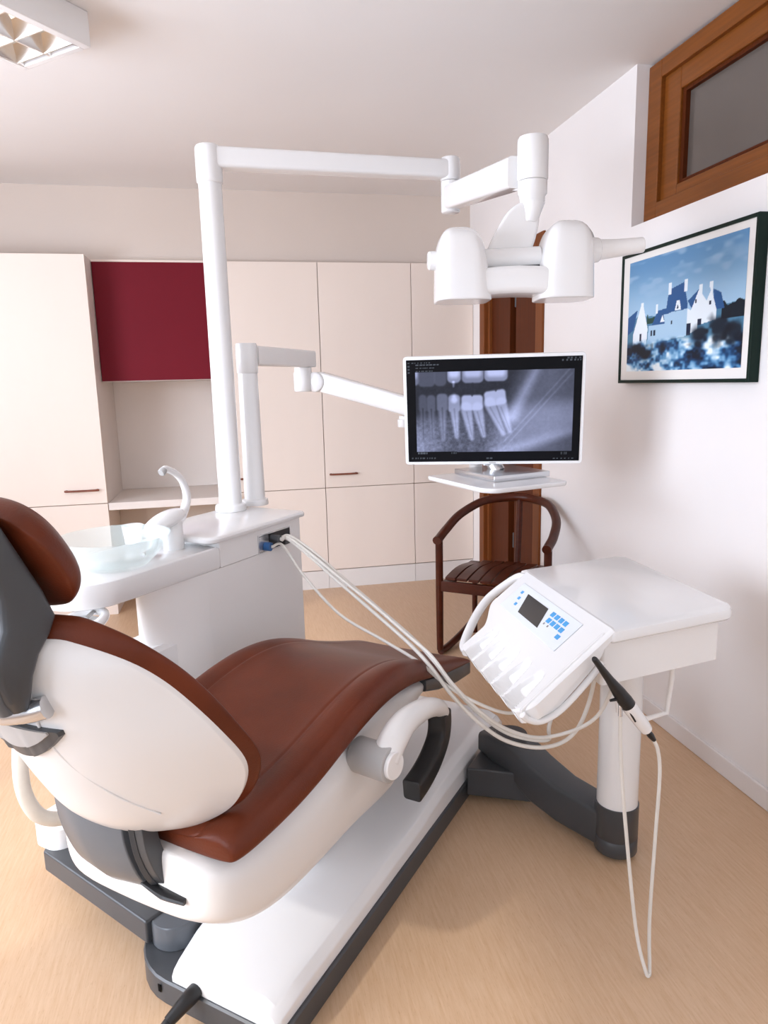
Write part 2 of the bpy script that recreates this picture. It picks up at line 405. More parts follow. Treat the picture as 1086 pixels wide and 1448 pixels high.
# white base cover, higher at the foot end
def base_cover():
    b = B(); st = [(-.098, .104, .0), (-.08, .116, 0), (.0, .12, 0), (.60, .125, 0), (.66, .134, 0), (.76, .142, 0), (1.2, .142, 0), (1.285, .138, 0), (1.305, .125, 0)]
    rings = []
    for u, zt, _ in st:
        vl = -.32 - .10 * min(1, max(0, (u + .0) / .25)); vl = max(vl, -.43)
        if u < -.05: vl = -.30
        vr = -.006
        prof = [(vl, .05), (vl, zt - .03), (vl + .008, zt - .010), (vl + .03, zt), (-.22, zt + .003), (vr - .05, zt - .002), (vr - .022, zt - .014), (vr - .006, zt - .034), (vr, .035), (vr - .004, .03), (-.22, .03)]
        rings.append([W(u, v, z) for v, z in prof])
    b.loft(rings); return b
base_cover().build('base_cover', M['cover'], ch, bevel=.008, seg=3)
# pivot drum and swivel arm carrying the treatment unit
B().lathe([(.055, .0625), (.058, .064), (.058, .118), (.055, .122)], W(.012, -.388, 0), n=48).build('swivel_drum', M['slate'], ch, ang=50)
b = B(); b.prism([(-.052, -.42), (.04, -.405), (.115, -.80), (.11, -.94), (.012, -.868)], .068, .128, W); b.build('swivel_arm', M['grey'], ch, bevel=.006)
b = B(); b.prism(rrect(-.004, -.075, .004, .075, .003), .03, .048, lambda x, y, z: W(-.1065 + x * .2, -.33 + y * .06, z)); b.build('base_slot', M['black'], ch)
# mains hose leaving the base
pc = [W(-.085, -.232, .066), W(-.115, -.228, .07), W(-.17, -.24, .052), W(-.26, -.25, .02), W(-.5, -.26, .014)]
b = B(); b.tube(pc, .0105, n=14); hz = b.build('supply_conduit', M['dark'], ch)
b = B(); b.tube(pc[:3], [.0165, .018, .0125], n=16, k=3); b.build('conduit_sleeve', M['dark'], hz)
# lifting arm between base and seat
b = B(); b.prism([(.06, .36), (.40, .36), (.52, .25), (.66, .13), (.30, .115), (.17, .24)], -.40, -.17, lambda u, z, v: W(u, v, z)); b.build('lift_arm', M['whitesoft'], ch, bevel=.03, seg=4)
# curved ridge where the arm's foot meets the cover
# seat shell
zl = [(-.20, .505), (-.10, .503), (.02, .506), (.12, .522), (.22, .546), (.32, .560), (.43, .566), (.54, .55), (.66, .518), (.74, .492)]
def seat_low(u):
    for (a, x), (c, y) in zip(zl, zl[1:]):
        if u <= c: return x + (y - x) * max(0, (u - a) / (c - a))
    return zl[-1][1] - .22 * (u - zl[-1][0])
def seat_bot(u):
    t = [(-.22, .375), (-.15, .325), (-.06, .292), (.06, .280), (.25, .276), (.42, .258), (.475, .262), (.505, .36), (.56, .47), (.74, .474)]
    for (a, x), (c, y) in zip(t, t[1:]):
        if u <= c: return x + (y - x) * max(0, (u - a) / (c - a))
    return t[-1][1]
rings = []
for u, ins in ((-.225, .09), (-.212, .055), (-.19, .03), (-.13, .016), (-.05, .013), (.05, .012), (.15, .012), (.25, .012), (.33, .012), (.40, .012), (.44, .012), (.472, .012), (.482, .013), (.50, .014), (.55, .015), (.66, .02), (.73, .035)):
    zt, zb2 = seat_low(u) + .004, seat_bot(u); hh = zt - zb2; a, c = -.5 + ins, -ins
    rings.append([W(u, v, z) for v, z in ((a, zt), (a + .001, zb2 + .5 * hh), (a + .007, zb2 + .16 * hh), (a + .045, zb2), (-.25, zb2 - .002), (c - .045, zb2), (c - .007, zb2 + .16 * hh), (c - .001, zb2 + .5 * hh), (c, zt), (-.25, zt))])
B().loft(rings).build('seat_shell', M['shell'], ch, sub=2)
# dark strip painted in for the shaded slot at the rear of the shell
b = B(); b.tube([W(-.232, -.20, .440), W(-.230, -.15, .430), W(-.222, -.105, .424)], [.008, .013, .010], n=10, flat=.6); b.build('shell_slot_shade', M['dark'], ch)
# seat cushion
half = [(0, .74), (.28, .76), (.50, .80), (.60, .85), (.645, .90), (.665, .855), (.69, .92), (.78, 1.0), (.88, .97), (.955, .80), (1.0, .48), (1.0, .18), (.975, 0)]
rings = []
for u, h, w in ((-.196, .030, .225), (-.190, .048, .240), (-.165, .062, .248), (-.10, .068, .25), (0, .070, .25), (.1, .070, .25), (.2, .070, .25), (.3, .070, .25), (.4, .069, .25), (.5, .068, .25), (.58, .064, .249), (.66, .056, .247), (.74, .046, .242), (.84, .032, .235), (.95, .020, .228), (1.03, .012, .222), (1.038, .006, .218)):
    z0 = seat_low(u)
    r = [(-.25 + w * x, z0 + h * y) for x, y in half] + [(-.25, z0 - .002)]
    l = [(-.25 - w * x, z0 + h * y) for x, y in half[1:]]
    rings.append([W(u, v, z) for v, z in r[:-1] + [r[-1]] + l[::-1]])
B().loft(rings).build('seat_cushion', M['leather'], ch, sub=2)
# foot end wedge
rings = []
for u, w, zt, zb2 in ((.64, .236, seat_low(.64) + .002, .488), (.74, .234, seat_low(.74) + .002, .452), (.9, .225, seat_low(.9) + .002, .408), (1.03, .218, seat_low(1.03) + .002, .384), (1.045, .212, seat_low(1.045) - .006, .392)):
    rings.append([W(u, v, z) for v, z in rrect(-.25 - w, zb2, -.25 + w, zt, .008, 3)])
B().loft(rings).build('foot_pad', M['grey'], ch)
# backrest: rim path of the right side, mirrored about the centre line
edge = [(-.177, -.16, .532), (-.155, -.09, .552), (-.122, -.03, .593), (-.132, .01, .68), (-.193, .01, .778), (-.253, -.02, .873), (-.312, -.06, .943), (-.362, -.12, .988), (-.394, -.17, 1.000)]
cent = [(-.215, .545), (-.25, .565), (-.295, .615), (-.335, .69), (-.375, .78), (-.405, .865), (-.42, .93), (-.425, .98), (-.42, 1.0)]
E2 = smooth_path([V(*e) for e in edge], 8); C2 = smooth_path([V(a, 0, z) for a, z in cent], 8)
nb = V(.87, 0, .49)
def shell_pt(i, t, lift=0, inset=0):
    e, c = E2[i], C2[i]; w = (e.y + .25) - inset; q = abs(t) ** 2.3
    p = V(c.x + (e.x - c.x) * q, -.25 + w * t, c.z + (e.z - c.z) * q) + nb * lift
    return p
ts = [-1, -.97, -.9, -.8, -.65, -.45, -.2, 0, .2, .45, .65, .8, .9, .97, 1]
tf = [.94, .80, .6, .3, 0, -.3, -.6, -.80, -.94]
m = len(E2)
def shell_rings(back0, back1, inset, shrink):
    rings = []
    for i in range(m):
        front = [shell_pt(i, t, back1, inset) for t in ts[::-1]]
        back = [shell_pt(i, t, back0, inset) for t in ts]
        rings.append([W(p.x, p.y, p.z) for p in back + front])
    return rings
# white rear shell (inset from the rim all round)
def row(i, lift, inset, n=25):
    return [shell_pt(i, -1 + 2 * k / (n - 1), lift, inset) for k in range(n)]
def solid_from_rows(lo_lift, hi_lift, inset, i0=0, i1=None, zin=0.0):
    idx = list(range(i0, m if i1 is None else i1)); rings = []
    zc = .76
    for i in idx:
        a = row(i, lo_lift, inset); c = row(i, hi_lift, inset)[::-1]
        ring = a + c
        out = []
        for p in ring:
            f = 1 - zin
            q = V(p.x, p.y, p.z)
            dz = (p.z - zc); dx = p.x - (-.24)
            q.z = zc + dz * f; q.x = p.x - (dx - 0) * zin * (.6)
            out.append(W(q.x, q.y, q.z))
        rings.append(out)
    return B().loft(rings)
solid_from_rows(-.020, .006, .016, zin=.035).build('backrest_shell', M['shell'], ch, bevel=.009, seg=3)
def on_shell(vv, z, lift):
    i = min(range(m), key=lambda k: abs(C2[k].z - z))
    w = E2[i].y + .25; t = max(-1, min(1, (vv + .25) / w)); p = shell_pt(i, t, lift); return W(p.x, p.y, z)
seam = [on_shell(v_, z_, -.0195) for v_, z_ in ((-.175, .93), (-.185, .88), (-.19, .82), (-.175, .75), (-.14, .68), (-.11, .62))]
B().tube(seam, .0022, n=8).build('shell_seam', M['shell'], ch)
# leather pad: thick rounded rim, front bulging
def pad():
    rings = []
    for i in range(m):
        k = i / (m - 1); s = min(1, 6 * min(k, 1 - k) + .35)
        loop = []
        for t, lf, ins in [(-.95, .002, .006), (-1, .003, .006), (-1, .010, .001), (-.99, .020, .001), (-.95, .029, .004), (-.85, .036, .004), (-.6, .046, 0), (-.3, .052, 0), (0, .054, 0), (.3, .052, 0), (.6, .046, 0), (.85, .036, .004), (.95, .029, .004), (.99, .020, .001), (1, .010, .001), (1, .003, .006), (.95, .002, .006), (.6, .006, 0), (.3, .006, 0), (0, .006, 0), (-.3, .006, 0), (-.6, .006, 0)]:
            p = shell_pt(i, t, lf * s + (1 - s) * .008, ins); loop.append(W(p.x, p.y, p.z))
        rings.append(loop)
    return B().loft(rings)
pad().build('backrest_cushion', M['leather'], ch, sub=1)
# grab handle: dark lens recess and silver bow on the rear of the shell
lens = []
for k in range(25):
    x = -1 + 2 * k / 24; lens.append((x, .004 + .032 * (1 - x * x)))
b = B()
b.loft([[on_shell(-.257 + .10 * x, .808 + h * .9 + .02 * x * x, l) for l in (-.012, -.030)] + [on_shell(-.257 + .10 * x, .808 - h * 1.1 + .02 * x * x, l) for l in (-.030, -.012)] for x, h in lens])
gh = b.build('handle_recess', M['grey'], ch)
b = B(); b.loft([[on_shell(-.257 + .086 * x, .812 + h * .66 + .018 * x * x, l) for l in (-.024, -.034)] + [on_shell(-.257 + .086 * x, .812 - h * .6 + .018 * x * x, l) for l in (-.034, -.024)] for x, h in lens])
b.build('handle_plate', M['lightgrey'], gh, label='pale plate inside the grab recess')
b = B(); b.tube([on_shell(-.262 + .105 * x, .862 + .018 * x * x, -.026 - .010 * (1 - x * x)) for x in [-1 + 2 * k / 10 for k in range(11)]], .018, n=14, k=3); b.build('grab_bow', M['silver'], ch)
# headrest carrier and cushion
rings = []
for z, uf, ub, w in ((.880, -.425, -.455, .078), (.905, -.428, -.470, .090), (.935, -.424, -.482, .094), (.965, -.412, -.485, .096), (.990, -.392, -.478, .097), (1.015, -.380, -.466, .098), (1.06, -.398, -.464, .100), (1.11, -.424, -.474, .102), (1.16, -.450, -.488, .104), (1.20, -.470, -.500, .104)):
    rings.append([W(-q, -.25 + x, z) for x, q in rrect(-w, -uf, w, -ub, .012, 3)])
hm = B().loft(rings).build('headrest_carrier', M['grey'], ch, bevel=.004)
rings = []
for z, u, w in ((.882, -.460, .074), (.93, -.484, .086), (.965, -.490, .088), (.998, -.482, .082), (1.003, -.478, .078)):
    rings.append([W(u - q, -.25 + x, z) for x, q in rrect(-w, -.012, w, .010, .008, 3)])
B().loft(rings).build('carrier_cover', M['slate'], hm, label='lighter slate grey cover')
def headrest():
    th = math.radians(32); n3 = V(math.cos(th), 0, math.sin(th)); d3 = V(-math.sin(th), 0, math.cos(th)); rings = []
    c0 = V(-.392, -.25, 1.098)
    for k in range(13):
        s = -1 + 2 * k / 12; w = .128 * (max(0.0, 1 - abs(s) ** 2.6) ** .5) * (1 + .06 * s) + .004
        loop = []
        for a in range(24):
            an = 2 * PI * a / 24; cx, cy = math.cos(an), math.sin(an)
            cx = math.copysign(abs(cx) ** .85, cx)
            thick = (.062 if cy > 0 else .012) * (max(0, 1 - abs(s) ** 3) ** .5 + .04)
            wrap = -.030 * cx * cx
            p = c0 + V(0, 1, 0) * (w * cx) + d3 * (.112 * s) + n3 * (cy * thick + wrap * .0)
            loop.append(W(p.x, p.y, p.z))
        rings.append(loop)
    return B().loft(rings)
headrest().build('headrest_cushion', M['leather'], ch, sub=2)
# grey hinge shield under the backrest
def shield(va, vb, pts, th):
    b = B(); P = smooth_path([V(u, 0, z) for u, z in pts], 5); rings = []
    for k, p in enumerate(P):
        t = (P[min(k + 1, len(P) - 1)] - P[max(k - 1, 0)]).normalized(); n_ = V(t.z, 0, -t.x)
        c = p - n_ * th; s = k / (len(P) - 1)
        a_, b_ = va(s), vb(s); vm_ = (a_ + b_) / 2
        rings.append([W(q.x, v, q.z) for q, v in ((p + n_ * -.015, a_), (p + n_ * .004, a_ + .03), (p + n_ * .012, vm_), (p + n_ * .004, b_ - .02), (p, b_), (c, b_), (c, a_))])
    return b.loft(rings)
pts = [(-.250, .640), (-.268, .58), (-.262, .51), (-.235, .44), (-.175, .385), (-.12, .362)]
sh = shield(lambda s: -.415 + .06 * s, lambda s: -.205 + .02 * s, pts, .03); sh.build('hinge_shield', M['slate'], ch, bevel=.003)
sh = shield(lambda s: -.21 + .02 * s, lambda s: -.165 + .02 * s, [(u + .012, z + .004) for u, z in pts[1:]], .034); sh.build('hinge_rim', M['grey'], ch, bevel=.003)
# folded-down armrest on the right side
ar = B()
pf = lambda u, z, v: W(u, v, z)
arm_out = [(.225, .535), (.262, .563), (.325, .577), (.40, .572), (.507, .541), (.575, .508), (.612, .478), (.606, .462)]
arm_in = [(.565, .462), (.505, .487), (.425, .491), (.374, .478), (.335, .464)]
def sm2(p, k=4): return [(q.x, q.y) for q in smooth_path([V(a, c, 0) for a, c in p], k)]
ar.tube([W(.250, .060, .500), W(.291, .063, .535), (W(.355, .064, .550)), W(.456, .065, .536), W(.535, .066, .505), W(.566, .066, .478)], [.034, .034, .031, .027, .023, .020], n=24, k=8); arm = ar.build('armrest', M['shell'], ch)
rings = []
for q, p in enumerate(smooth_path([V(.562, 0, .482), V(.563, 0, .440), V(.548, 0, .405), V(.500, 0, .372), V(.440, 0, .353), V(.385, 0, .346)], 5)): rings.append(p)
def strap(P_, hw, th, v0_):
    out = []
    for k, p in enumerate(P_):
        t = (P_[min(k + 1, len(P_) - 1)] - P_[max(k - 1, 0)]).normalized(); n_ = V(t.z, 0, -t.x)
        out.append([W(p.x + n_.x * x, v0_ + y, p.z + n_.z * x) for x, y in rrect(-hw, -th, hw, th, min(hw, th) * .4, 4)])
    return out
B().loft(strap(rings, .029, .025, .060)).build('arm_pad', M['dark'], arm, bevel=.004, label='black padded end')
b = B(); b.cyl(W(.262, -.02, .492), W(.245, .082, .497), .042, n=40); b.build('pivot_collar', M['lightgrey'], arm, bevel=.004)
b = B(); b.cyl(W(.245, .080, .497), W(.243, .092, .4975), .032, n=40); b.build('pivot_cap', M['white'], arm, bevel=.003)

# ------------------------------------------------------------------ treatment unit with bowl tray
un = thing('treatment_unit', W(.63, -.8, 0), 'white cuspidor cabinet with rounded tray beside the dental chair', 'dental unit')
bp_ = [(.972, -.652)] + sm2([(.56, -.652), (.46, -.653), (.38, -.660), (.32, -.672), (.283, -.690), (.272, -.715), (.30, -.748), (.42, -.855), (.50, -.93), (.55, -.952)], 4) + [(.972, -.952)]
b = outline_loft(B(), bp_, [(.15, .004), (.154, 0), (.8055, 0), (.806, .001)], W); b.build('body', M['whitesoft'], un)
b = off_loft(B(), .19, -.80, .60, -.664, .03, [(.15, .0), (.628, 0), (.642, .010)], W); b.build('lower_body', M['white'], un)
b = off_loft(B(), .022, -.935, .22, -.815, .045, [(.1285, .0), (.185, 0), (.196, .008)], W); b.build('foot_cover', M['white'], un)
b = off_loft(B(), .545, -.953, .975, -.650, [.004, .004, .012, .004], [(.808, .0), (.886, 0)], W); b.build('front_band', M['whitesoft'], un)
b = off_loft(B(), .500, -.962, .995, -.638, [.06, .03, .02, .04], [(.887, .008), (.889, .002), (.893, 0), (.900, 0), (.905, .004), (.907, .010)], W, n=10); b.build('top_slab', M['white'], un)
B().box((.14, -.905, .1285), (.62, -.84, .21), W).build('support_beam', M['white'], un)
tr = [(.542, -.650)] + sm2([(.30, -.650), (.20, -.648), (.13, -.655), (.075, -.69), (.045, -.75), (.048, -.82), (.085, -.89), (.15, -.935), (.22, -.95)], 5) + [(.542, -.952)]
b = outline_loft(B(), tr, [(.806, .010), (.809, .003), (.815, 0), (.862, 0), (.870, .003), (.874, .012)], W); b.build('bowl_tray', M['white'], un)
# connector recess with sockets
cu0, cu1, cz0, cz1, vf = .728, .906, .808, .868, -.650
b = B()
for lo, hi in (((cu0, cz1 - .004), (cu1, cz1)), ((cu0, cz0), (cu1, cz0 + .003)), ((cu0, cz0 + .003), (cu0 + .004, cz1 - .004)), ((cu1 - .004, cz0 + .003), (cu1, cz1 - .004))): b.box((lo[0], vf - .001, lo[1]), (hi[0], vf + .003, hi[1]), W)
cb = b.build('connector_frame', M['silver'], un)
B().box((cu0 + .003, vf - .0005, cz0 + .002), (cu1 - .003, vf + .0012, cz1 - .003), W).build('connector_plate', M['dark'], cb)
B().box((cu0 + .006, vf + .0012, cz0 + .004), (cu0 + .055, vf + .0022, cz1 - .006), W).build('connector_plate', M['silver'], cb)
B().cyl(W(.80, vf, .848), W(.80, vf + .035, .846), .012, n=20).build('socket', M['grey'], cb)
B().box((.862, vf + .0013, .812), (.888, vf + .012, .834), W).build('socket', M['grey'], cb)
B().cyl(W(.765, vf + .001, .826), W(.768, vf + .022, .825), .0145, n=24).build('socket', M['bluecap'], cb, label='blue ringed socket')
# spout column, hood and curved spout
b = B(); b.lathe([(.030, .872), (.031, .876), (.030, .93), (.029, .962), (.024, .975), (.010, .980)], W(.472, -.762, 0), n=32); sp = b.build('spout_column', M['white'], un, ang=60)
b = B(); b.tube([W(.485, -.762, .945), W(.512, -.765, .962), W(.540, -.768, .995), W(.546, -.768, 1.03), W(.530, -.766, 1.07), W(.500, -.763, 1.098), W(.462, -.76, 1.115), W(.448, -.758, 1.112)], [.016, .015, .013, .012, .0105, .0100, .0098, .0098], n=16); b.build('spout', M['white'], sp)
b = B(); b.lathe([(.011, 0), (.0115, .012), (.009, .016)], W(.452, -.7585, 1.1135), n=16, ax=W(.430, -.756, 1.100) - W(.452, -.7585, 1.1135)); b.build('nozzle', M['lightgrey'], sp)
rings = []
for s in range(9):
    k = s / 8; u = .512 - .140 * k; hh = .030 * math.sin(PI * (.18 + .74 * k)) ** .6; ww = .036 * math.sin(PI * (.18 + .74 * k)) ** .6
    rings.append([W(u, -.762 + ww * math.cos(a), .972 - .022 * k + (hh if math.sin(a) > 0 else .020) * math.sin(a)) for a in [2 * PI * q / 20 for q in range(20)]])
B().loft(rings).build('spout_hood', M['white'], sp, sub=1)
b = B(); b.tube([W(.395, -.755, .925), W(.375, -.75, .895), W(.33, -.74, .888)], [.012, .010, .007], n=10); b.build('rinse_nozzle', M['white'], sp)
# suction holder ring hanging on the far side of the tray
hc_ = (.085, -.70, .778)
b = B(); b.tube([W(hc_[0] + .050 * math.cos(a), hc_[1] + .050 * math.sin(a), hc_[2] + .012 * math.cos(a)) for a in [2 * PI * q / 18 for q in range(18)]] + [W(hc_[0] + .05, hc_[1], hc_[2] + .012)], .012, n=12, k=2)
hr = b.build('suction_holder', M['white'], un)
B().tube([W(hc_[0] + .04, hc_[1] - .03, hc_[2]), W(.16, -.78, .79), W(.19, -.80, .812)], .012, n=12).build('holder_arm', M['white'], hr)
rings = []
for z, r in ((-.016, .030), (-.008, .046), (.0, .040), (.005, .018)): rings.append([W(hc_[0] + r * math.cos(a), hc_[1] + r * math.sin(a), hc_[2] + z) for a in [2 * PI * q / 24 for q in range(24)]])
B().loft(rings).build('holder_dish', M['whitesoft'], hr)
B().tube([W(hc_[0] - .01, hc_[1] + .02, hc_[2] + .012), W(hc_[0] + .035, hc_[1] - .005, hc_[2] + .014)], .005, n=8, smooth=False).build('valve', M['lightgrey'], hr)
# glass bowl standing on the tray
bc = W(.243, -.748, .875)
bw = B().lathe([(.004, 0), (.070, 0), (.085, .006), (.108, .030), (.128, .058), (.141, .082), (.1465, .088), (.146, .084), (.1345, .058), (.112, .033), (.088, .012), (.068, .008), (.004, .008)], bc, n=72).build('spittoon_bowl', M['bowl'], None, ang=60)
tag(bw, 'clear greenish glass rinsing bowl on the white tray', 'bowl')
cup = B().lathe([(.020, 0), (.024, .002), (.030, .055), (.032, .058), (.029, .056), (.022, .006), (.002, .005)], W(.53, -.93, .8755) - CU * .06, n=32).build('drinking_cup', M['white'], None, ang=50)
tag(cup, 'small white cup behind the glass bowl', 'cup')

# ------------------------------------------------------------------ operating lamp on its tall pole
p1 = V(-.034, 2.568, 0)
la = thing('operating_lamp', p1 + V(0, 0, .907), 'white operating lamp on a tall pole with folding arms', 'lamp')
def at1(z): return p1 + V(0, 0, z)
b = B(); b.lathe([(.055, .9075), (.056, .912), (.054, .928), (.046, .932), (.0405, .934), (.0385, 2.02)], p1, n=40); pol = b.build('pole', M['white'], la, ang=50)
b = B(); b.lathe([(.0385, 2.012), (.0425, 2.016), (.0435, 2.024), (.0435, 2.120), (.040, 2.129), (.030, 2.134), (.002, 2.136)], p1, n=40); b.build('pole_sleeve', M['white'], la, ang=50)
e1 = V(.812, 2.600, 0)
def beam(b, A, Bq, prof0, prof1, n=2):
    """box beam between A and Bq; prof (half width, bottom, top)"""
    d = (Bq - A); h = V(d.x, d.y, 0).normalized(); s = V(-h.y, h.x, 0)
    rings = []
    for P, (w, lo, hi) in ((A, prof0), (Bq, prof1)):
        rings.append([P + s * x + V(0, 0, z) for x, z in rrect(-w, lo, w, hi, min(w, (hi - lo) / 2) * .35, 4)])
    return b.loft(rings)
b = beam(B(), at1(2.09), e1 + V(0, 0, 2.09), (.034, -.030, .036), (.031, -.028, .034)); b.build('first_arm', M['white'], la)
b = B(); b.lathe([(.033, 2.056), (.036, 2.062), (.036, 2.128), (.032, 2.134), (.002, 2.135)], e1, n=36); b.build('elbow_joint', M['white'], la, ang=50)
e2 = V(.866, 1.995, 0)
b = B(); b.lathe([(.002, 1.945), (.030, 1.947), (.034, 1.952), (.034, 2.054), (.002, 2.0555)], e1, n=36); b.build('elbow_joint', M['white'], la, ang=50)
b = beam(B(), e1 + V(0, 0, 2.0), e2 + V(0, 0, 1.930) + V(-.03, .03, 0), (.030, -.040, .040), (.033, -.043, .043)); b.build('second_arm', M['white'], la)
b = beam(B(), e1 + V(.02, -.34, 1.953), e2 + V(0, 0, 1.888) + V(-.0, .03, 0), (.012, -.006, .012), (.030, -.010, .012)); b.build('arm_gusset', M['white'], la)
b = B(); b.lathe([(.041, 1.899), (.0435, 1.903), (.0435, 2.006), (.040, 2.014), (.02, 2.018), (.002, 2.019)], e2, n=40); b.build('head_joint', M['white'], la, ang=50)
b = B(); b.lathe([(.002, 1.838), (.033, 1.839), (.036, 1.845), (.0365, 1.858), (.041, 1.864), (.0415, 1.8975), (.002, 1.898)], e2, n=40); b.build('head_joint', M['white'], la, ang=50)
# lamp head: local frame x to the right along the head, y away, z up
hx = V(.985, -.17, 0).normalized(); hy = V(.17, .985, 0).normalized(); hc = V(.806, 1.985, 1.668)
def HL(x, y, z): return hc + hx * x + hy * y + V(0, 0, z)
yk = sm2([(-.080, .030), (-.055, .085), (-.018, .145), (.022, .172), (.058, .168), (.075, .135), (.068, .085), (.050, .030)], 4)
B().prism(yk, -.014, .014, lambda x, z, y: HL(x, y + .012, z)).build('yoke', M['white'], la, bevel=.01, seg=3)
b = B(); b.tube([HL(.050, .012, .120), HL(.055, .011, .15), HL(.0573, .010, .1725)], [.020, .027, .034], n=24, k=4); b.build('yoke_neck', M['white'], la)
b = B(); b.tube([HL(-.115, .0, .016), HL(.075, .0, .022)], .030, n=32, smooth=False); b.build('cross_tube', M['white'], la, ang=50)
def pod(x0, x1, xt0, xt1, zt):
    """one of the two reflector housings: flat wide bottom, domed top"""
    rings = []
    for k in range(11):
        s = k / 10; z = -.098 + (zt + .098) * s
        q = (1 - max(0, (s - .52) / .48) ** 2.6) ** .5 if s > .52 else 1
        a = x0 + (xt0 - x0) * s ** 1.5; c = x1 + (xt1 - x1) * s ** 1.2
        mid = (a + c) / 2; hw = max(.008, (c - a) / 2 * (.45 + .55 * q)); dy = max(.01, .085 * (.35 + .65 * q))
        rings.append([HL(x, y, z) for x, y in rrect(mid - hw, -dy, mid + hw, dy * .9, min(hw, dy) * .55, 5)])
        if k == 0: rings += [[V(*p) for p in rings[0]], [p + V(0, 0, .004) for p in rings[0]]]; rings[0] = [p * .9 + HL(mid, 0, z) * .1 for p in rings[0]]
    return B().loft(rings)
pod(-.226, -.070, -.218, -.100, .106).build('left_housing', M['white'], la, sub=1)
pod(.064, .222, .090, .212, .120).build('right_housing', M['white'], la, sub=1)
b = B()
rings = []
for x in (-.15, -.10, -.05, 0, .05, .10, .15):
    zc = -.082 + .012 * (1 - (x / .15) ** 2)
    rings.append([HL(x, y, z) for y, z in rrect(-.075, zc - .012, .06, zc + .062, .016, 4)])
b.loft(rings).build('front_bar', M['white'], la)
B().box((-.09, -.02, -.012), (.075, .05, .006), HL).build('bar_gap_shade', M['dark'], la, bevel=.003)  # dark block painted in as the shade of the gap above the bar
b = B(); b.cyl(HL(-.246, 0, .018), HL(-.20, 0, .018), .026, n=28); b.build('pivot_knob', M['white'], la, bevel=.008)
b = B(); b.tube([HL(.190, -.01, .035), HL(.245, -.012, .037)], [.042, .032], n=28, smooth=False); gp = b.build('grip_socket', M['white'], la, bevel=.006)
b = B(); b.tube([HL(.236, -.012, .037), HL(.300, -.016, .041), HL(.368, -.022, .047)], [.029, .024, .021], n=28, k=4); b.build('grip', M['whitesoft'], gp, bevel=.004)
b = B(); b.prism(sm2([(.150, .118), (.185, .122), (.222, .098), (.238, .062), (.232, .02), (.19, .01)], 3), -.02, .055, lambda x, z, y: HL(x, y + .02, z)); b.build('rear_cap', M['lightgrey'], la, bevel=.006, label='grey cap behind the right housing')

# ------------------------------------------------------------------ monitor arm with shelf
p2 = V(.055, 2.66, 0)
ma = thing('monitor_arm', p2 + V(0, 0, .907), 'white pole with folding arm carrying the monitor shelf', 'monitor arm')
B().lathe([(.049, .9075), (.050, .912), (.048, .928), (.0385, .932), (.0355, 1.40)], p2, n=40).build('pole', M['white'], ma, ang=50)
B().lathe([(.0355, 1.392), (.0385, 1.395), (.039, 1.492), (.036, 1.499), (.002, 1.500)], p2, n=40).build('pole_sleeve', M['white'], ma, ang=50)
j1 = V(.315, 3.02, 0)
b = beam(B(), p2 + V(0, 0, 1.456) + V(.02, .028, 0), j1 + V(0, 0, 1.452) + V(.012, .02, 0), (.030, -.036, .036), (.027, -.034, .034)); b.build('first_arm', M['whitesoft'], ma)
b = B(); b.lathe([(.036, 1.318), (.040, 1.322), (.040, 1.395), (.036, 1.40), (.036, 1.417)], j1 + V(-.025, -.015, 0), n=32); b.build('elbow_joint', M['white'], ma, ang=50)
j2 = j1 + V(.035, -.01, 1.356); j3 = V(.80, 2.72, 1.215)
b = B(); b.lathe([(.002, -.045), (.034, -.044), (.041, -.038), (.041, .038), (.034, .044), (.002, .045)], j2, n=32, ax=V(.45, .89, 0)); b.build('elbow_knuckle', M['white'], ma, ang=50)
b = beam(B(), j2 + V(.02, -.01, 0), j3, (.033, -.042, .042), (.032, -.038, .038)); b.build('second_arm', M['white'], ma)
b = B(); b.lathe([(.026, -.075), (.028, -.071), (.028, -.045), (.022, -.042), (.022, -.03)], V(.672, 2.795, 1.243), n=24); b.build('arm_pivot', M['white'], ma, ang=50)
b = B(); b.tube([j3 + V(-.02, .01, -.005), j3 + V(.05, -.03, -.03), V(.90, 2.60, 1.10), V(.90, 2.58, .985)], [.03, .03, .026, .026], n=18); b.build('shelf_bracket', M['whitesoft'], ma)
sc = V(.899, 2.382, 0); sa = (V(.782, 2.12, 0) - V(.686, 2.549, 0)); sb = (V(1.112, 2.215, 0) - V(.782, 2.12, 0))
def SH(a, c, z): return sc + sa * a + sb * c + V(0, 0, z)
b = off_loft(B(), -.47, -.50, .50, .50, [.06, .16, .06, .06], [(.984, .012), (.987, .004), (.992, 0), (.997, .001), (1.0, .008)], SH, n=10); b.build('shelf', M['white'], ma)

mo = thing('computer_monitor', V(.94, 2.44, 1.0), 'white-framed monitor showing a dental x-ray on the white shelf', 'monitor')
MC = V(.909, 2.42, 1.239); yw, tl = .345, -.107
mr = V(math.cos(yw), -math.sin(yw), 0); mb_ = V(math.sin(yw), math.cos(yw), 0); mu = V(0, 0, 1) * math.cos(tl) + mb_ * math.sin(tl); mn = mr.cross(mu) * -1
def MO(x, z, y): return MC + mr * x + mu * z + mn * y      # y away from the viewer
if mn.dot(mb_) < 0: mn = -mn
b = B(); b.loft([[MO(x, z, y) for x, z in rrect(-.32 + i, -.1975 + i, .32 - i, .1975 - i, .012 - i * .3, 4)] for y, i in ((0.0005, .001), (.002, 0), (.028, 0), (.036, .012), (.040, .05))])
b.build('casing', M['bezel'], mo)
B().box((-.3085, -.186, -.0012), (.3085, .186, .0008), MO).build('panel_glass', M['glassblack'], mo)
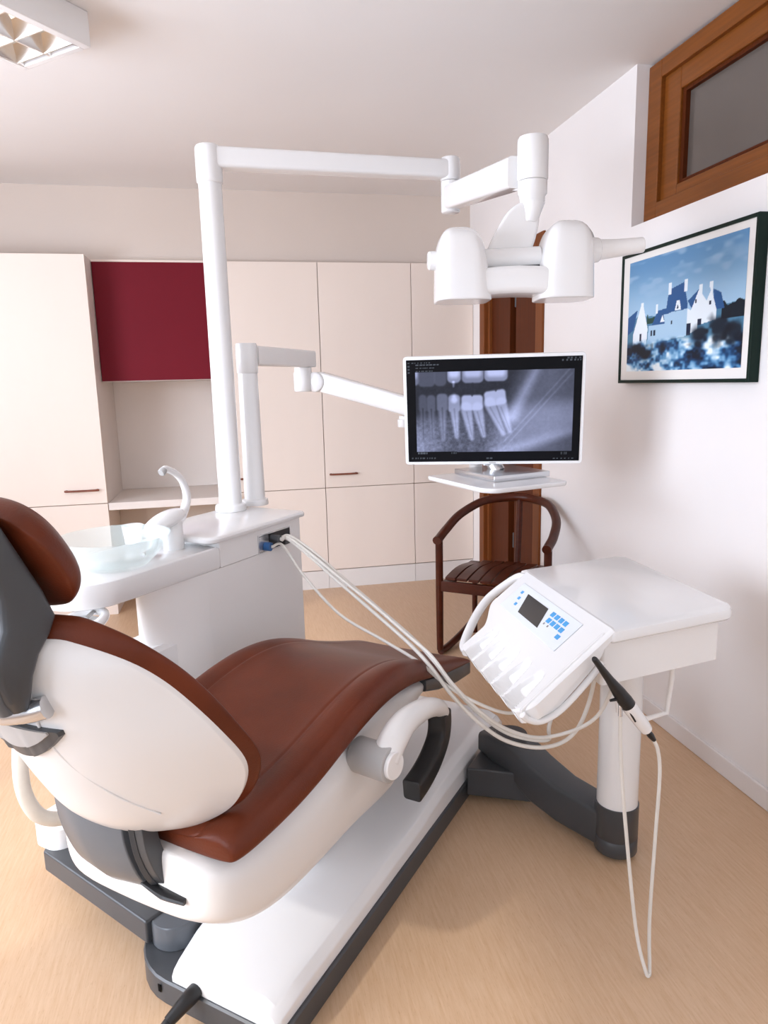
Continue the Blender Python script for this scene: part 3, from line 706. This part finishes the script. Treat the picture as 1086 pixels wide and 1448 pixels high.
def grid_picture(name, fn, nx, nz, place, m_, parent):
    me = bpy.data.meshes.new(name)
    xs = np.linspace(0, 1, nx); zs = np.linspace(0, 1, nz)
    vs = [place(x, z) for z in zs for x in xs]
    off = V(0, 0, 0); q = parent
    while q is not None: off += q.location; q = q.parent
    fs = [(j * nx + i, j * nx + i + 1, (j + 1) * nx + i + 1, (j + 1) * nx + i) for j in range(nz - 1) for i in range(nx - 1)]
    me.from_pydata([tuple(v - off) for v in vs], [], fs)
    at = me.color_attributes.new('Print', 'FLOAT_COLOR', 'POINT')
    X, Z = np.meshgrid(xs, zs); c = fn(X, Z)
    c = np.clip(c, 0, 1); c = np.where(c <= .04045, c / 12.92, ((c + .055) / 1.055) ** 2.4)
    a = np.ones((nx * nz, 4), dtype=np.float32); a[:, :3] = c.reshape(-1, 3); at.data.foreach_set('color', a.ravel())
    me.materials.append(m_); o = bpy.data.objects.new(name, me); COL.objects.link(o); o.parent = parent; return o
rng = np.random.default_rng(3)
def vnoise(X, Y, s, seed):
    r = np.random.default_rng(seed); g = r.random((64, 64)); x = X * s; y = Y * s
    i = np.floor(x).astype(int) % 64; j = np.floor(y).astype(int) % 64; fx = x - np.floor(x); fy = y - np.floor(y)
    fx = fx * fx * (3 - 2 * fx); fy = fy * fy * (3 - 2 * fy); i2 = (i + 1) % 64; j2 = (j + 1) % 64
    return (g[j, i] * (1 - fx) + g[j, i2] * fx) * (1 - fy) + (g[j2, i] * (1 - fx) + g[j2, i2] * fx) * fy
def sst(e0, e1, x): t = np.clip((x - e0) / (e1 - e0), 0, 1); return t * t * (3 - 2 * t)
def capsule(X, Y, x0, y0, x1, y1, r0, r1, soft):
    dx, dy = x1 - x0, y1 - y0; t = np.clip(((X - x0) * dx + (Y - y0) * dy) / (dx * dx + dy * dy), 0, 1)
    d = np.hypot(X - x0 - t * dx, Y - y0 - t * dy); return sst(soft, -soft, d - (r0 + (r1 - r0) * t))
def rbox(X, Y, cx, cy, hw, hh, r, soft):
    qx = np.abs(X - cx) - hw + r; qy = np.abs(Y - cy) - hh + r
    d = np.hypot(np.maximum(qx, 0), np.maximum(qy, 0)) + np.minimum(np.maximum(qx, qy), 0) - r; return sst(soft, -soft, d)
def xray(S, Tt):
    X = 115 + 860 * S; Y = 85 + 510 * (1 - Tt)
    I_ = np.full_like(X, .21)
    # jaw bone, left part and the rising branch on the right
    body = sst(300, 400, Y + .10 * (X - 400)); I_ += .20 * body
    ram = sst(-70, 50, (X - 640) - (360 - Y) * .42 + 30) * sst(640, 540, Y + .0 * X); I_ += .20 * ram * (1 - .3 * sst(820, 940, X))
    I_ += .24 * capsule(X, Y, 765, 130, 640, 370, 10, 30, 30)
    I_ -= .20 * capsule(X, Y, 690, 640, 1000, 480, 70, 60, 45)
    I_ += .14 * capsule(X, Y, 560, 560, 930, 450, 22, 14, 30)
    for o in (0, 34): I_ += .09 * capsule(X, Y, 930, 130 + o, 600, 500 + o, 3, 3, 6)
    I_ += .24 * sst(360, 160, X) * sst(330, 540, Y)
    n = vnoise(X, Y, .09, 1) * .6 + vnoise(X, Y, .22, 2) * .4
    I_ += (n - .5) * .16 * sst(340, 420, Y) * sst(760, 420, X) + (n - .5) * .05
    # upper crowns
    for cx, hw, hb, br in ((160, 16, 62, .42), (213, 44, 68, .20), (283, 31, 66, .20), (352, 34, 52, .62), (445, 54, 54, .52), (560, 58, 48, .60)):
        k = rbox(X, Y, cx, 120 + hb / 2, hw, hb / 2 + 26, 24, 6)
        if hw > 50: k = k * (1 - .9 * capsule(X, Y, cx, 205, cx, 230, 5, 9, 6))
        I_ = I_ * (1 - .7 * k) + k * (br * .62 + .18) + k * .25 * rbox(X, Y, cx, 132, hw * .8, 40, 20, 14) * (br > .4)
    I_ += .35 * capsule(X, Y, 349, 196, 349, 216, 7, 3, 6)
    # lower teeth
    for cx, hw, y0, y1, br, ln in ((192, 20, 255, 480, .16, 0), (235, 22, 258, 480, .20, 4), (291, 28, 252, 480, .30, 4), (352, 30, 258, 470, .52, 12)):
        k = np.maximum(rbox(X, Y, cx, y0 + 44, hw, 46, 20, 7), capsule(X, Y, cx, y0 + 70, cx + ln, y1, hw * .8, 9, 10))
        I_ = I_ * (1 - .45 * k) + k * (br * .8 + .12)
        I_ -= k * .10 * capsule(X, Y, cx, y0 + 70, cx + ln, y1, 4, 2, 4)
    I_ += .22 * capsule(X, Y, 352, 258, 352, 282, 8, 16, 10)
    for cx, hw, ty, tl_, dx in ((442, 54, 262, 0, 62), (560, 54, 240, -14, 76)):
        k = rbox(X + (Y - 300) * (-.12 if tl_ else 0), Y + (X - cx) * (.14 if tl_ else 0), cx, ty + 36, hw, 38, 18, 7)
        k = k * (1 - .8 * capsule(X, Y, cx, ty - 8, cx, ty + 2, 10, 3, 5))
        k2 = np.maximum(capsule(X, Y, cx - hw * .55, ty + 62, cx + (-2 if not tl_ else 40), ty + 218, 30, 10, 9), capsule(X, Y, cx + hw * .5, ty + 62, cx + dx * .95, ty + 205, 28, 10, 9))
        I_ = I_ * (1 - .5 * k2) + k2 * .54
        I_ = I_ * (1 - .85 * k) + k * .74
        for a, c in ((-.5, -2 if not tl_ else 38), (.5, dx * .95)): I_ -= .10 * capsule(X, Y, cx + hw * a, ty + 84, cx + c, ty + 200, 4, 2, 4)
    I_ = np.clip(I_, 0, 1)
    col = np.stack([I_ * .86, I_ * .90, I_ * 1.10], -1)
    inside = ((X > 158) & (X < 942) & (Y > 142) & (Y < 568) & ~((X < 366) & (Y > 545)))[..., None] * 1.0
    col = col * inside + (1 - inside) * np.array([.025, .027, .035])
    # toolbar rows and icon dots along the margins
    dark = (Y > 548) & (X > 158) & (X < 942); col[dark] = (.03, .03, .045)
    def dots(x0, x1, y, st, w, hgt, lum, seed):
        r = np.random.default_rng(seed); nonlocal col
        x = x0
        while x < x1:
            ww = w * (.5 + r.random())
            mk = (X > x) & (X < x + ww) & (np.abs(Y - y) < hgt); col[mk] = (lum * .85, lum * .9, lum); x += ww + st * (.5 + r.random())
    dots(160, 275, 107, 5, 10, 2.6, .42, 4); dots(160, 245, 122, 5, 10, 2.6, .34, 5); dots(160, 250, 137, 5, 10, 2.6, .34, 6)
    dots(120, 230, 96, 8, 7, 2.6, .34, 7); dots(880, 968, 100, 9, 8, 4, .40, 8); dots(905, 968, 90, 9, 7, 2.8, .34, 9)
    dots(162, 215, 553, 4, 6, 4, .45, 10); dots(335, 360, 553, 5, 8, 4, .30, 11); dots(130, 250, 580, 8, 8, 4, .34, 12); dots(515, 540, 582, 4, 9, 3, .36, 13); dots(850, 950, 586, 9, 7, 3.6, .36, 14); dots(888, 922, 560, 5, 7, 6, .28, 15)
    for k in range(3):
        mk = (np.abs(X - 124) < 4) & (np.abs(Y - (112 + 16 * k)) < 4); col[mk] = (.3, .32, .36)
    return col
grid_picture('screen_image', xray, 340, 202, lambda x, z: MO(-.306 + .612 * x, -.1835 + .367 * z, -.0018), M['screen'], mo)
b = B(); b.box((-.012, -.1935, -.0012), (.012, -.1905, .0006), MO); b.build('bezel_badge', M['lightgrey'], mo)
b = B(); b.loft([[MO(x, z, y) for x, y in rrect(-.035, .012, .035, .036, .008, 3)] for z in (-.205, -.12)]); b.tube([MO(0, -.13, .035), MO(0, -.19, .04), V(.945, 2.462, 1.012)], [.03, .026, .03], n=16, k=5); b.build('stand_neck', M['silver'], mo)
bq = sc + V(.05, .055, 0)
def SB(a, c, z): return bq + sa * (a * .62) + sb * (c * .72) + V(0, 0, z)
off_loft(B(), -.5, -.5, .5, .5, .012, [(1.0005, .003), (1.003, 0), (1.019, 0), (1.021, .004)], SB, n=4).build('stand_foot', M['silver'], mo)

# ------------------------------------------------------------------ instrument table (dentist element)
tb = thing('instrument_table', V(.985, 1.66, 0), 'white instrument table with control panel on a grey swivel column', 'instrument table')
cc = V(1.000, 1.652, 0)
b = B(); b.prism([(.905, .003), (1.055, .003), (1.045, .165), (.955, .205)], .022, .118, W); b.build('mounting_block', M['grey'], tb, bevel=.006)
hg = V(.822, 2.005, 0)
B().lathe([(.052, .119), (.054, .122), (.054, .205), (.050, .212), (.002, .213)], hg, n=36).build('hinge_drum', M['grey'], tb, ang=50)
b = B(); d = (cc - hg).normalized(); s = V(-d.y, d.x, 0)
rings = []
for k, lo, hi, w in ((-.10, .122, .190, .050), (-.05, .118, .200, .058), (.05, .09, .195, .060), (.12, .045, .168, .056), (.22, .024, .140, .052), (.395, .022, .128, .050)):
    rings.append([hg + d * k + s * x + V(0, 0, z) for x, z in rrect(-w, lo, w, hi, .012, 3)])
b.loft(rings).build('floor_arm', M['grey'], tb)
b = B(); b.lathe([(.056, .012), (.060, .016), (.060, .058), (.0585, .0595), (.0585, .0605), (.060, .062), (.060, .160), (.002, .1605)], cc, n=44); b.build('column_foot', M['grey'], tb, ang=50)
b = B(); b.lathe([(.0565, .1605), (.0565, .66), (.002, .661)], cc, n=44); b.build('column', M['white'], tb, ang=50)
# housing and lid
b = off_loft(B(), -.012, .030, .345, .505, [.01, .012, .012, .01], [(.660, .006), (.662, 0), (.772, 0)], T); b.build('housing', M['whitesoft'], tb)
b = off_loft(B(), -.006, -.001, .380, .542, [.012, .05, .05, .012], [(.768, .012), (.771, .004), (.776, 0), (.788, .0), (.796, .004), (.801, .016)], T, n=8); b.build('lid', M['white'], tb)
# sloped control panel with five instrument wells
sl = V(-.22, 0, -.14); sn = V(-.14, 0, .22).normalized()       # slope direction and outward normal in (d, z)
def P(s, e, h): return T(.002 + sl.x * s + sn.x * h, e, .802 + sl.z * s + sn.z * h)
wells = [.360, .289, .217, .145, .074]
def panel():
    ns, ne = 45, 230; b = B(); top = []; bot = []
    e1_ = .502
    for i in range(ns):
        s = i / (ns - 1) * 1.105; rt_, rb = [], []
        e0 = .003 + .034 * (max(0, s - .90) / .205) ** 2.2
        far = e1_ - .08 * sst(.50, .80, np.array(s)) - 0
        for j in range(ne):
            e = e0 + (float(far) - e0) * j / (ne - 1); h = 0
            k = max(0, min(1, (s - .70) / .36)); kk = k ** .9
            for wc in wells:
                x = abs(e - wc + .006 * (1 - k)) / (.009 + .0185 * min(1, k * 1.4) ** .6)
                if x < 1: h -= .052 * kk * (1 - x ** 5)
            ed = min((e - e0) / .012, 1); h -= .006 * (1 - ed) ** 2
            rt_.append(b.bm.verts.new(P(s, e, h)))
            rb.append(b.bm.verts.new(P(s, e, min(-.016 - .024 * min(1, s * 1.15), h - .005))))
        top.append(rt_); bot.append(rb)
    for i in range(ns - 1):
        for j in range(ne - 1):
            b.face([top[i][j], top[i + 1][j], top[i + 1][j + 1], top[i][j + 1]]); b.face([bot[i][j], bot[i][j + 1], bot[i + 1][j + 1], bot[i + 1][j]])
        for j in (0, ne - 1): b.face([top[i][j], top[i + 1][j], bot[i + 1][j], bot[i][j]])
    for j in range(ne - 1):
        for i in (0, ns - 1): b.face([top[i][j], top[i][j + 1], bot[i][j + 1], bot[i][j]])
    return b
pn = panel().build('control_panel', M['white'], tb, ang=50)
# curved cheek closing the near side under the panel
ck = sm2([(-.012, .772), (-.02, .74), (-.06, .70), (-.115, .655), (-.15, .628), (-.185, .622), (-.215, .634), (-.232, .650)], 4) + sm2([(-.232, .656), (-.13, .722), (-.015, .794)], 3)
ci = sm2([(-.012, .772), (-.03, .735), (-.075, .69), (-.13, .645), (-.165, .632), (-.2, .645)], 4) + sm2([(-.2, .668), (-.12, .722), (-.02, .784)], 3)
B().prism(ck, .016, .024, lambda d_, z, e: T(d_, e, z)).build('side_cheek', M['white'], tb, bevel=.003)
rim = [(-.022, .728), (-.05, .70), (-.105, .655), (-.145, .631), (-.185, .623), (-.215, .634), (-.230, .648)]
B().tube([T(a, .012, c) for a, c in rim], .0075, n=14, k=6).build('side_rim', M['white'], tb)
B().prism([(-.010, .77), (-.05, .715), (-.125, .66), (-.185, .635), (-.20, .66), (-.02, .78)], .03, .40, lambda d_, z, e: T(d_, e, z)).build('panel_back', M['whitesoft'], tb, bevel=.01)
B().box((.108, .100, .0005), (.475 / 1, .455, .0022), lambda s_, e, h: P(.125 + (s_ - .108) * .995, e, h)).build('label_field', M['label'], pn, bevel=.0008)
def key(name, s, e, hs, he, m_, h0=.0022, h1=.0034): return B().box((s - hs, e - he, h0), (s + hs, e + he, h1), P).build(name, m_, pn, bevel=.0004, seg=2)
def se(x): return (x - .002) / -.22
# display follows the traced corners
b = B(); q = [(-.0425, .388), (-.0425, .258), (-.0915, .226), (-.0915, .352)]
b.loft([[P(se(d_), e, h) for d_, e in q] for h in (.0022, .0032)]); b.build('display', M['lcd'], pn)
for k in range(3): key('button', se(-.048 - .016 * k), .419 - .012 * k, .018, .006, M['key'])
for r in range(2):
    for k in range(4): key('button', se(-.0465 - .0165 * r), .221 - .0235 * k - .007 * r, .027, .0088, M['key'])
key('button', se(-.079), .133, .024, .0088, M['key'])
for e in (.219, .198): key('indicator', se(-.0745), e, .011, .0032, M['silver'])
# loop handle on the far side
hp = [P(.04, .500, -.012), P(.10, .535, -.012), P(.30, .553, -.012), P(.52, .556, -.012), P(.72, .530, -.012), P(.90, .490, -.012), P(1.06, .445, -.014), P(1.09, .405, -.016)]
B().tube(hp, .0125, n=16).build('loop_handle', M['white'], tb)
# bracket handle under the housing, far side towards the wall
B().tube([T(.255, .10, .66), T(.255, .10, .60), T(.243, .10, .508), T(.18, .10, .506), T(.115, .14, .52), T(.11, .16, .66)], .0065, n=12, smooth=False).build('under_bracket', M['whitesoft'], tb)

# intraoral camera resting against the near side with its looped cord
ic = thing('intraoral_camera', T(.02, -.03, .63), 'black and white handpiece hanging at the near side of the instrument table', 'handpiece')
ax0, ax1 = T(-.067, -.022, .760), T(.096, -.045, .544)
def onax(k): return ax0 + (ax1 - ax0) * k
B().tube([onax(k) for k in (0, .02, .10, .25, .40, .50, .575)], [.004, .0066, .0072, .0095, .0145, .0165, .0165], n=20, k=4).build('camera_tip', M['dark'], ic)
B().tube([onax(k) for k in (.56, .60, .70, .80, .87, .885)], [.0165, .0166, .0158, .0150, .013, .006], n=20, k=3).build('grip', M['white'], ic)
B().tube([onax(.88), onax(.94), onax(1.0)], [.0065, .0075, .005], n=14, k=3).build('cord_sleeve', M['dark'], ic)
b = B(); b.tube([onax(.42) + V(-.0, 0, -.012), onax(.40) + TD * -.022 + V(0, 0, -.016)], [.005, .003], n=10, smooth=False); b.tube([onax(.52) + TE * -.010 + V(0, 0, -.012), onax(.66) + TD * -.004 + TE * -.012 + V(0, 0, -.014)], [.003, .002], n=8, smooth=False); b.build('trigger', M['dark'], ic)
cord = [onax(.98), T(.107, -.048, .515), T(.114, -.05, .45), T(.106, -.055, .297), T(.086, -.075, .115), T(.070, -.105, .022), T(.062, -.115, .012), T(.054, -.11, .022), T(.044, -.075, .115), T(.024, -.04, .373), T(.010, -.032, .534), T(.006, -.031, .62)]
B().tube(cord, .0042, n=10).build('cord', M['hose'], ic)
B().cyl(T(.006, -.031, .615), T(.006, -.029, .662), .0050, n=12).build('cord_ferrule', M['silver'], ic)

# supply hoses from the treatment unit to the table
def hose(pts, r, label):
    o = B().tube([V(*p) for p in pts], r, n=10).build('supply_hose', M['hose'])
    tag(o, label, 'hose', 'hoses from the unit to the instrument table')
EYE = V(0, 0, 1.35)
def nearer(pts, fs): return [tuple(EYE + (V(*p) - EYE) * f) for p, f in zip(pts, fs)]
s0 = W(.80, -.612, .846); s1 = W(.768, -.626, .825)
hA = [tuple(s0), (.150, 2.315, .840), (.215, 2.233, .793), (.295, 2.156, .722), (.389, 2.063, .642), (.479, 1.974, .563), (.531, 1.923, .503), (.582, 1.873, .428), (.647, 1.809, .362), (.710, 1.747, .330), (.785, 1.674, .342), (.84, 1.62, .40), (.875, 1.60, .50), (.89, 1.58, .658)]
hA = nearer(hA, [1, 1, 1, .99, .97, .94, .91, .90, .91, .94, .97, 1, 1, 1])
def shift(pts, d, e0=.12, e1=.12):
    n_ = len(pts); out = []
    for i, p in enumerate(pts):
        k = i / (n_ - 1); w = min(1, k / e0, (1 - k) / e1) if 0 < k < 1 else 0
        out.append((p[0] + d[0] * w, p[1] + d[1] * w, p[2] + d[2] * w))
    return out
hose(hA, .0055, 'pale hose of the upper pair, looping lowest below the instrument table')
hB = shift(hA, (.012, .014, .012)); hB[-1] = (.86, 1.72, .659); hB[-2] = (.835, 1.70, .50); hB[-3] = (.80, 1.68, .40); hB[0] = tuple(s0 + V(.006, .008, .004))
hose(hB, .0055, 'pale hose running beside the lowest one, second from below')
hC = [tuple(s1), (.131, 2.317, .820), (.192, 2.257, .726), (.291, 2.159, .617), (.406, 2.046, .560), (.497, 1.957, .514), (.57, 1.89, .455), (.65, 1.83, .415), (.73, 1.79, .395), (.80, 1.78, .42), (.83, 1.79, .49), (.84, 1.80, .659)]
hC = nearer(hC, [1, 1, 1, .985, .96, .935, .905, .90, .92, .97, 1, 1])
hose(hC, .0046, 'thin pale hose from the blue socket, lowest of the hoses at the unit')
hD = shift(hA, (.0, .0, .022), .3, .3); hD = [(p[0], p[1], p[2] + (.012 if 5 < i < 11 else 0)) for i, p in enumerate(hD)]; hD[-1] = (.92, 1.55, .659); hD[-2] = (.905, 1.545, .55); hD[-3] = (.865, 1.575, .455); hD[0] = tuple(s0 + V(.004, .004, -.005))
hose(hD, .0050, 'pale hose hanging highest of those looping below the table')

# suction hoses looping behind the chair
def hose2(pts, r, label):
    o = B().tube([W(*p) for p in pts], r, n=14).build('suction_hose', M['hosewarm']); tag(o, label, 'hose', 'suction hoses behind the chair')
hose2([(.05, -.70, .768), (-.10, -.66, .72), (-.165, -.61, .64), (-.188, -.60, .56), (-.186, -.60, .48), (-.155, -.60, .41), (-.085, -.605, .368), (-.0, -.62, .37), (.10, -.66, .42), (.155, -.69, .46), (.20, -.71, .48)], .0165, 'thick cream suction hose looping at the left behind the chair')
hose2([(.09, -.70, .765), (-.04, -.70, .70), (-.09, -.66, .60), (-.095, -.65, .50), (-.06, -.66, .42), (.02, -.69, .39), (.10, -.72, .42), (.155, -.735, .45), (.20, -.74, .46)], .0085, 'thin white suction hose inside the loop of the thick one')

# ------------------------------------------------------------------ mahogany armchair in the corner
ac = thing('armchair', V(1.2, 3.05, 0), 'dark mahogany armchair with curved rail and slatted seat in the corner', 'chair')
fL = V(.932, 3.205, 0); fdir = V(.785, -.62, 0); bdir = V(.62, .785, 0)
def AC(a, d_, z): return fL + fdir * a + bdir * d_ + V(0, 0, z)    # a along the front edge, d towards the back
wd, dp = .53, .44
for a in (0, wd):
    b = B(); b.tube([AC(a, 0, .03), AC(a, 0, .30), AC(a, 0, .575), AC(a, 0, .59)], [.0165, .0185, .0185, .015], n=16, k=3); b.build('front_leg', M['chairwood'], ac)
    aa = a + (.05 if a == 0 else -.05)
    b = B(); b.tube([AC(a, .005, .018), AC(a + (aa - a) * .25, .10, .020), AC(a + (aa - a) * .6, .22, .040), AC(a + (aa - a) * .9, .32, .068), AC(aa, dp - .06, .085)], [.017, .018, .018, .016, .014], n=14); b.build('runner', M['chairwood'], ac)
    b = B(); b.tube([AC(aa, dp - .06, .0), AC(aa, dp - .06, .37)], .0145, n=12, smooth=False); b.build('rear_leg', M['chairwood'], ac)
b = B(); mid = wd / 2
rail = [AC(0, -.03, .592), AC(0, 0, .598), AC(.0, .10, .625), AC(.02, .24, .675), AC(.09, .38, .722), AC(.18, .455, .734), AC(mid, .478, .739), AC(wd - .18, .455, .734), AC(wd - .09, .38, .722), AC(wd - .02, .24, .675), AC(wd, .10, .625), AC(wd, 0, .598), AC(wd, -.03, .592)]
b.tube(rail, .0215, n=16); b.build('arm_rail', M['chairwood'], ac)
b = B(); b.tube([AC(mid, .475, .728), AC(mid, .468, .60), AC(mid, .44, .38)], [.016, .017, .016], n=14); b.build('back_post', M['chairwood'], ac)
b = B(); b.box((.0, -.012, .335), (wd, .012, .388), AC)
for a in (.012, wd - .036): b.box((a, .012, .345), (a + .024, dp - .05, .385), AC)
b.box((.036, dp - .06, .345), (wd - .036, dp - .036, .385), AC); b.build('seat_frame', M['chairwood'], ac, bevel=.004)
ns = 8
for k in range(ns):
    a = .028 + (wd - .056) * (k + .5) / ns; w = (wd - .056) / ns / 2 - .0035
    x = abs(a - mid) / mid; L = dp - .02 - .10 * x ** 3
    rings = []
    for q in range(9):
        t_ = q / 8; d_ = -.004 + (L + .004) * t_; z = .394 + .018 * math.sin(PI * min(1, t_ * 1.15)) * .9 - .006 * t_
        rings.append([AC(a - w, d_, z), AC(a + w, d_, z), AC(a + w, d_, z + .014), AC(a - w, d_, z + .014)])
    B().loft(rings).build('seat_slat', M['chairwood'], ac, bevel=.002, seg=2)

# ------------------------------------------------------------------ framed print on the right wall
pf_ = thing('framed_picture', V(XR, 2.27, 1.32), 'green-framed blue print of white gabled houses on the wall', 'picture')
py0, py1, pz0, pz1 = 1.890, 2.640, 1.322, 1.811
b = B()
for lo, hi in (((py0, pz0), (py0 + .012, pz1)), ((py1 - .012, pz0), (py1, pz1)), ((py0 + .012, pz0), (py1 - .012, pz0 + .012)), ((py0 + .012, pz1 - .012), (py1 - .012, pz1))):
    b.box((XR - .036, lo[0], lo[1]), (XR - .0005, hi[0], hi[1]))
b.build('frame', M['greenframe'], pf_, bevel=.0015, seg=2)
B().box((XR - .031, py0 + .011, pz0 + .011), (XR - .026, py1 - .011, pz1 - .011)).build('passepartout', M['matboard'], pf_)
def poly(X, Y, pts):
    ins = np.zeros(X.shape, bool); n_ = len(pts)
    for i in range(n_):
        (x0, y0), (x1, y1) = pts[i], pts[(i + 1) % n_]
        c = ((y0 > Y) != (y1 > Y)); xx = (x1 - x0) * (Y - y0) / ((y1 - y0) + 1e-9) + x0; ins ^= c & (X < xx)
    return ins
def art(S, Tt):
    X = S; Y = 1 - Tt; C = np.zeros(X.shape + (3,))
    sky = np.array([.36, .55, .72]) * (1 - sst(0, .5, Y))[..., None] + np.array([.62, .76, .87]) * sst(0, .5, Y)[..., None]
    cl = sst(.5, .75, vnoise(X * .6, Y * 2.2, 6, 21) * .6 + vnoise(X, Y * 2, 14, 22) * .4)[..., None] * sst(.45, .1, Y)[..., None]
    C = sky * (1 - .45 * cl) + np.array([.74, .82, .90]) * .45 * cl
    hill = poly(X, Y, [(0, .60), (.1, .50), (.3, .52), (.5, .55), (1, .5), (1, .8), (0, .8)]); C[hill] = (.30, .50, .62)
    tree = (Y > .47 + .06 * vnoise(X, Y, 26, 31)) & (X > .84) & (Y < .62); C[tree] = (.03, .10, .15)
    tr2 = (Y > .49 + .05 * vnoise(X, Y, 30, 32)) & (X > .2) & (X < .28) & (Y < .58); C[tr2] = (.10, .26, .22)
    def P_(pts, c): C[poly(X, Y, pts)] = c
    wh, sh_, rf = (.90, .94, .97), (.66, .79, .89), (.16, .34, .55)
    P_([(.0, .50), (.10, .44), (.06, .62), (0, .66)], rf); P_([(.06, .66), (.135, .40), (.155, .40), (.21, .62), (.20, .80), (.06, .78)], wh)
    P_([(.132, .41), (.132, .385), (.160, .385), (.160, .42)], wh)
    P_([(.24, .62), (.30, .48), (.42, .46), (.44, .62)], rf); P_([(.22, .60), (.44, .60), (.44, .74), (.21, .76)], sh_)
    P_([(.285, .50), (.285, .42), (.305, .42), (.305, .50)], wh)
    P_([(.38, .50), (.40, .32), (.53, .28), (.57, .46), (.57, .52)], rf); P_([(.36, .52), (.57, .50), (.59, .72), (.40, .74)], sh_)
    for a in (.395, .535): P_([(a, .36), (a, .26), (a + .028, .26), (a + .028, .36)], wh)
    P_([(.46, .50), (.475, .42), (.50, .42), (.515, .50)], wh); P_([(.475, .49), (.485, .45), (.495, .49)], (.1, .2, .34))
    P_([(.33, .58), (.35, .52), (.37, .58)], wh); P_([(.57, .44), (.66, .36), (.70, .46), (.60, .50)], rf)
    P_([(.60, .52), (.66, .36), (.72, .46), (.71, .64), (.58, .64)], wh); P_([(.66, .40), (.66, .33), (.685, .33), (.685, .42)], wh)
    P_([(.74, .36), (.74, .32), (.765, .32), (.765, .42)], wh); P_([(.77, .38), (.83, .42), (.86, .54), (.78, .54)], rf); P_([(.70, .52), (.755, .38), (.80, .54), (.80, .62), (.70, .64)], wh)
    P_([(.57, .50), (.66, .56), (.66, .68), (.57, .72)], wh)
    for x, y, w, h_ in ((.13, .66, .02, .07), (.27, .64, .016, .05), (.24, .64, .016, .05), (.57, .62, .035, .10), (.66, .60, .03, .045), (.43, .58, .014, .03), (.63, .44, .014, .03), (.745, .47, .012, .03)):
        P_([(x, y), (x + w, y), (x + w, y + h_), (x, y + h_)], (.06, .13, .24))
    g = sst(.70, .78, Y + .04 * (vnoise(X, Y, 12, 40) - .5)); n1 = vnoise(X, Y, 9, 41) * .5 + vnoise(X, Y, 22, 42) * .32 + vnoise(X, Y, 48, 43) * .18
    ramp = np.stack([np.interp(n1, [.25, .38, .47, .56, .68], [.03, .08, .32, .60, .92]), np.interp(n1, [.25, .38, .47, .56, .68], [.09, .25, .54, .76, .96]), np.interp(n1, [.25, .38, .47, .56, .68], [.16, .42, .72, .87, .98])], -1)
    C = C * (1 - g[..., None]) + ramp * g[..., None]
    for cx, cy, r in ((.10, .80, .07), (.2, .84, .08), (.68, .74, .10), (.84, .70, .12), (.93, .74, .1)):
        k = sst(r, r * .4, np.hypot(X - cx, (Y - cy) * .8) + .06 * (vnoise(X, Y, 30, 51) - .5))[..., None] * .85; C = C * (1 - k) + np.array([.02, .06, .11]) * k
    return C
grid_picture('print', art, 260, 164, lambda x, z: V(XR - .0318, 2.586 - .653 * x, 1.367 + .409 * z), M['print'], pf_)

# ------------------------------------------------------------------ daylight
w = bpy.data.worlds.new('sky'); SC.world = w; w.use_nodes = True
bg = w.node_tree.nodes['Background']; bg.inputs['Color'].default_value = (.74, .88, 1, 1); bg.inputs['Strength'].default_value = .8
def area(name, loc, tgt, sx, sy, power, col=(.90, .97, 1.12)):
    l = bpy.data.lights.new(name, 'AREA'); l.shape = 'RECTANGLE'; l.size = sx; l.size_y = sy; l.energy = power; l.color = col
    o = bpy.data.objects.new(name, l); COL.objects.link(o); o.location = loc
    o.rotation_euler = (Vector(tgt) - Vector(loc)).to_track_quat('-Z', 'Y').to_euler(); return o
area('daylight_left', (XL - .15, 1.6, 1.55), (1, 1.7, 3.0), 2.1, 1.5, 118)
area('daylight_left_front', (XL - .15, -.6, 1.55), (-.6, 2.2, .5), 1.5, 1.5, 9).data.spread = math.radians(48)
area('rear_fill', (-.5, YF - .15, 1.52), (-.5, 2, 1.2), 3.3, 1.6, 12)  # fill light added behind the camera for surfaces facing it
sun = bpy.data.lights.new('sun', 'SUN'); sun.energy = 1.2; sun.angle = math.radians(2); sun.color = (1, .94, .85)
so = bpy.data.objects.new('sun', sun); COL.objects.link(so)
so.rotation_euler = V(.80, .42, -.55).to_track_quat('-Z', 'Y').to_euler()

# ------------------------------------------------------------------ camera
cam = bpy.data.cameras.new('camera'); co = bpy.data.objects.new('camera', cam); COL.objects.link(co); SC.camera = co
yaw, pit, rol = [math.radians(a) for a in (11.6854, 10.4794, -1.406)]
fw = V(math.sin(yaw) * math.cos(pit), math.cos(yaw) * math.cos(pit), -math.sin(pit)); rt = V(math.cos(yaw), -math.sin(yaw), 0); up = rt.cross(fw)
rt, up = rt * math.cos(rol) + up * math.sin(rol), up * math.cos(rol) - rt * math.sin(rol)
mw = Matrix((rt, up, -fw)).transposed().to_4x4(); mw.translation = V(0, 0, 1.35); co.matrix_world = mw
cam.sensor_fit = 'HORIZONTAL'; cam.sensor_width = 36; cam.lens = 36 * 994.06 / 1086; cam.clip_start = .05
SC.view_settings.view_transform = 'Standard'; SC.view_settings.look = 'None'; SC.view_settings.gamma = 1; SC.view_settings.use_curve_mapping = False
SC.view_settings.exposure = 0.07
SC.cycles.use_denoising = True
SC.cycles.max_bounces = 10; SC.cycles.diffuse_bounces = 6; SC.cycles.transmission_bounces = 8
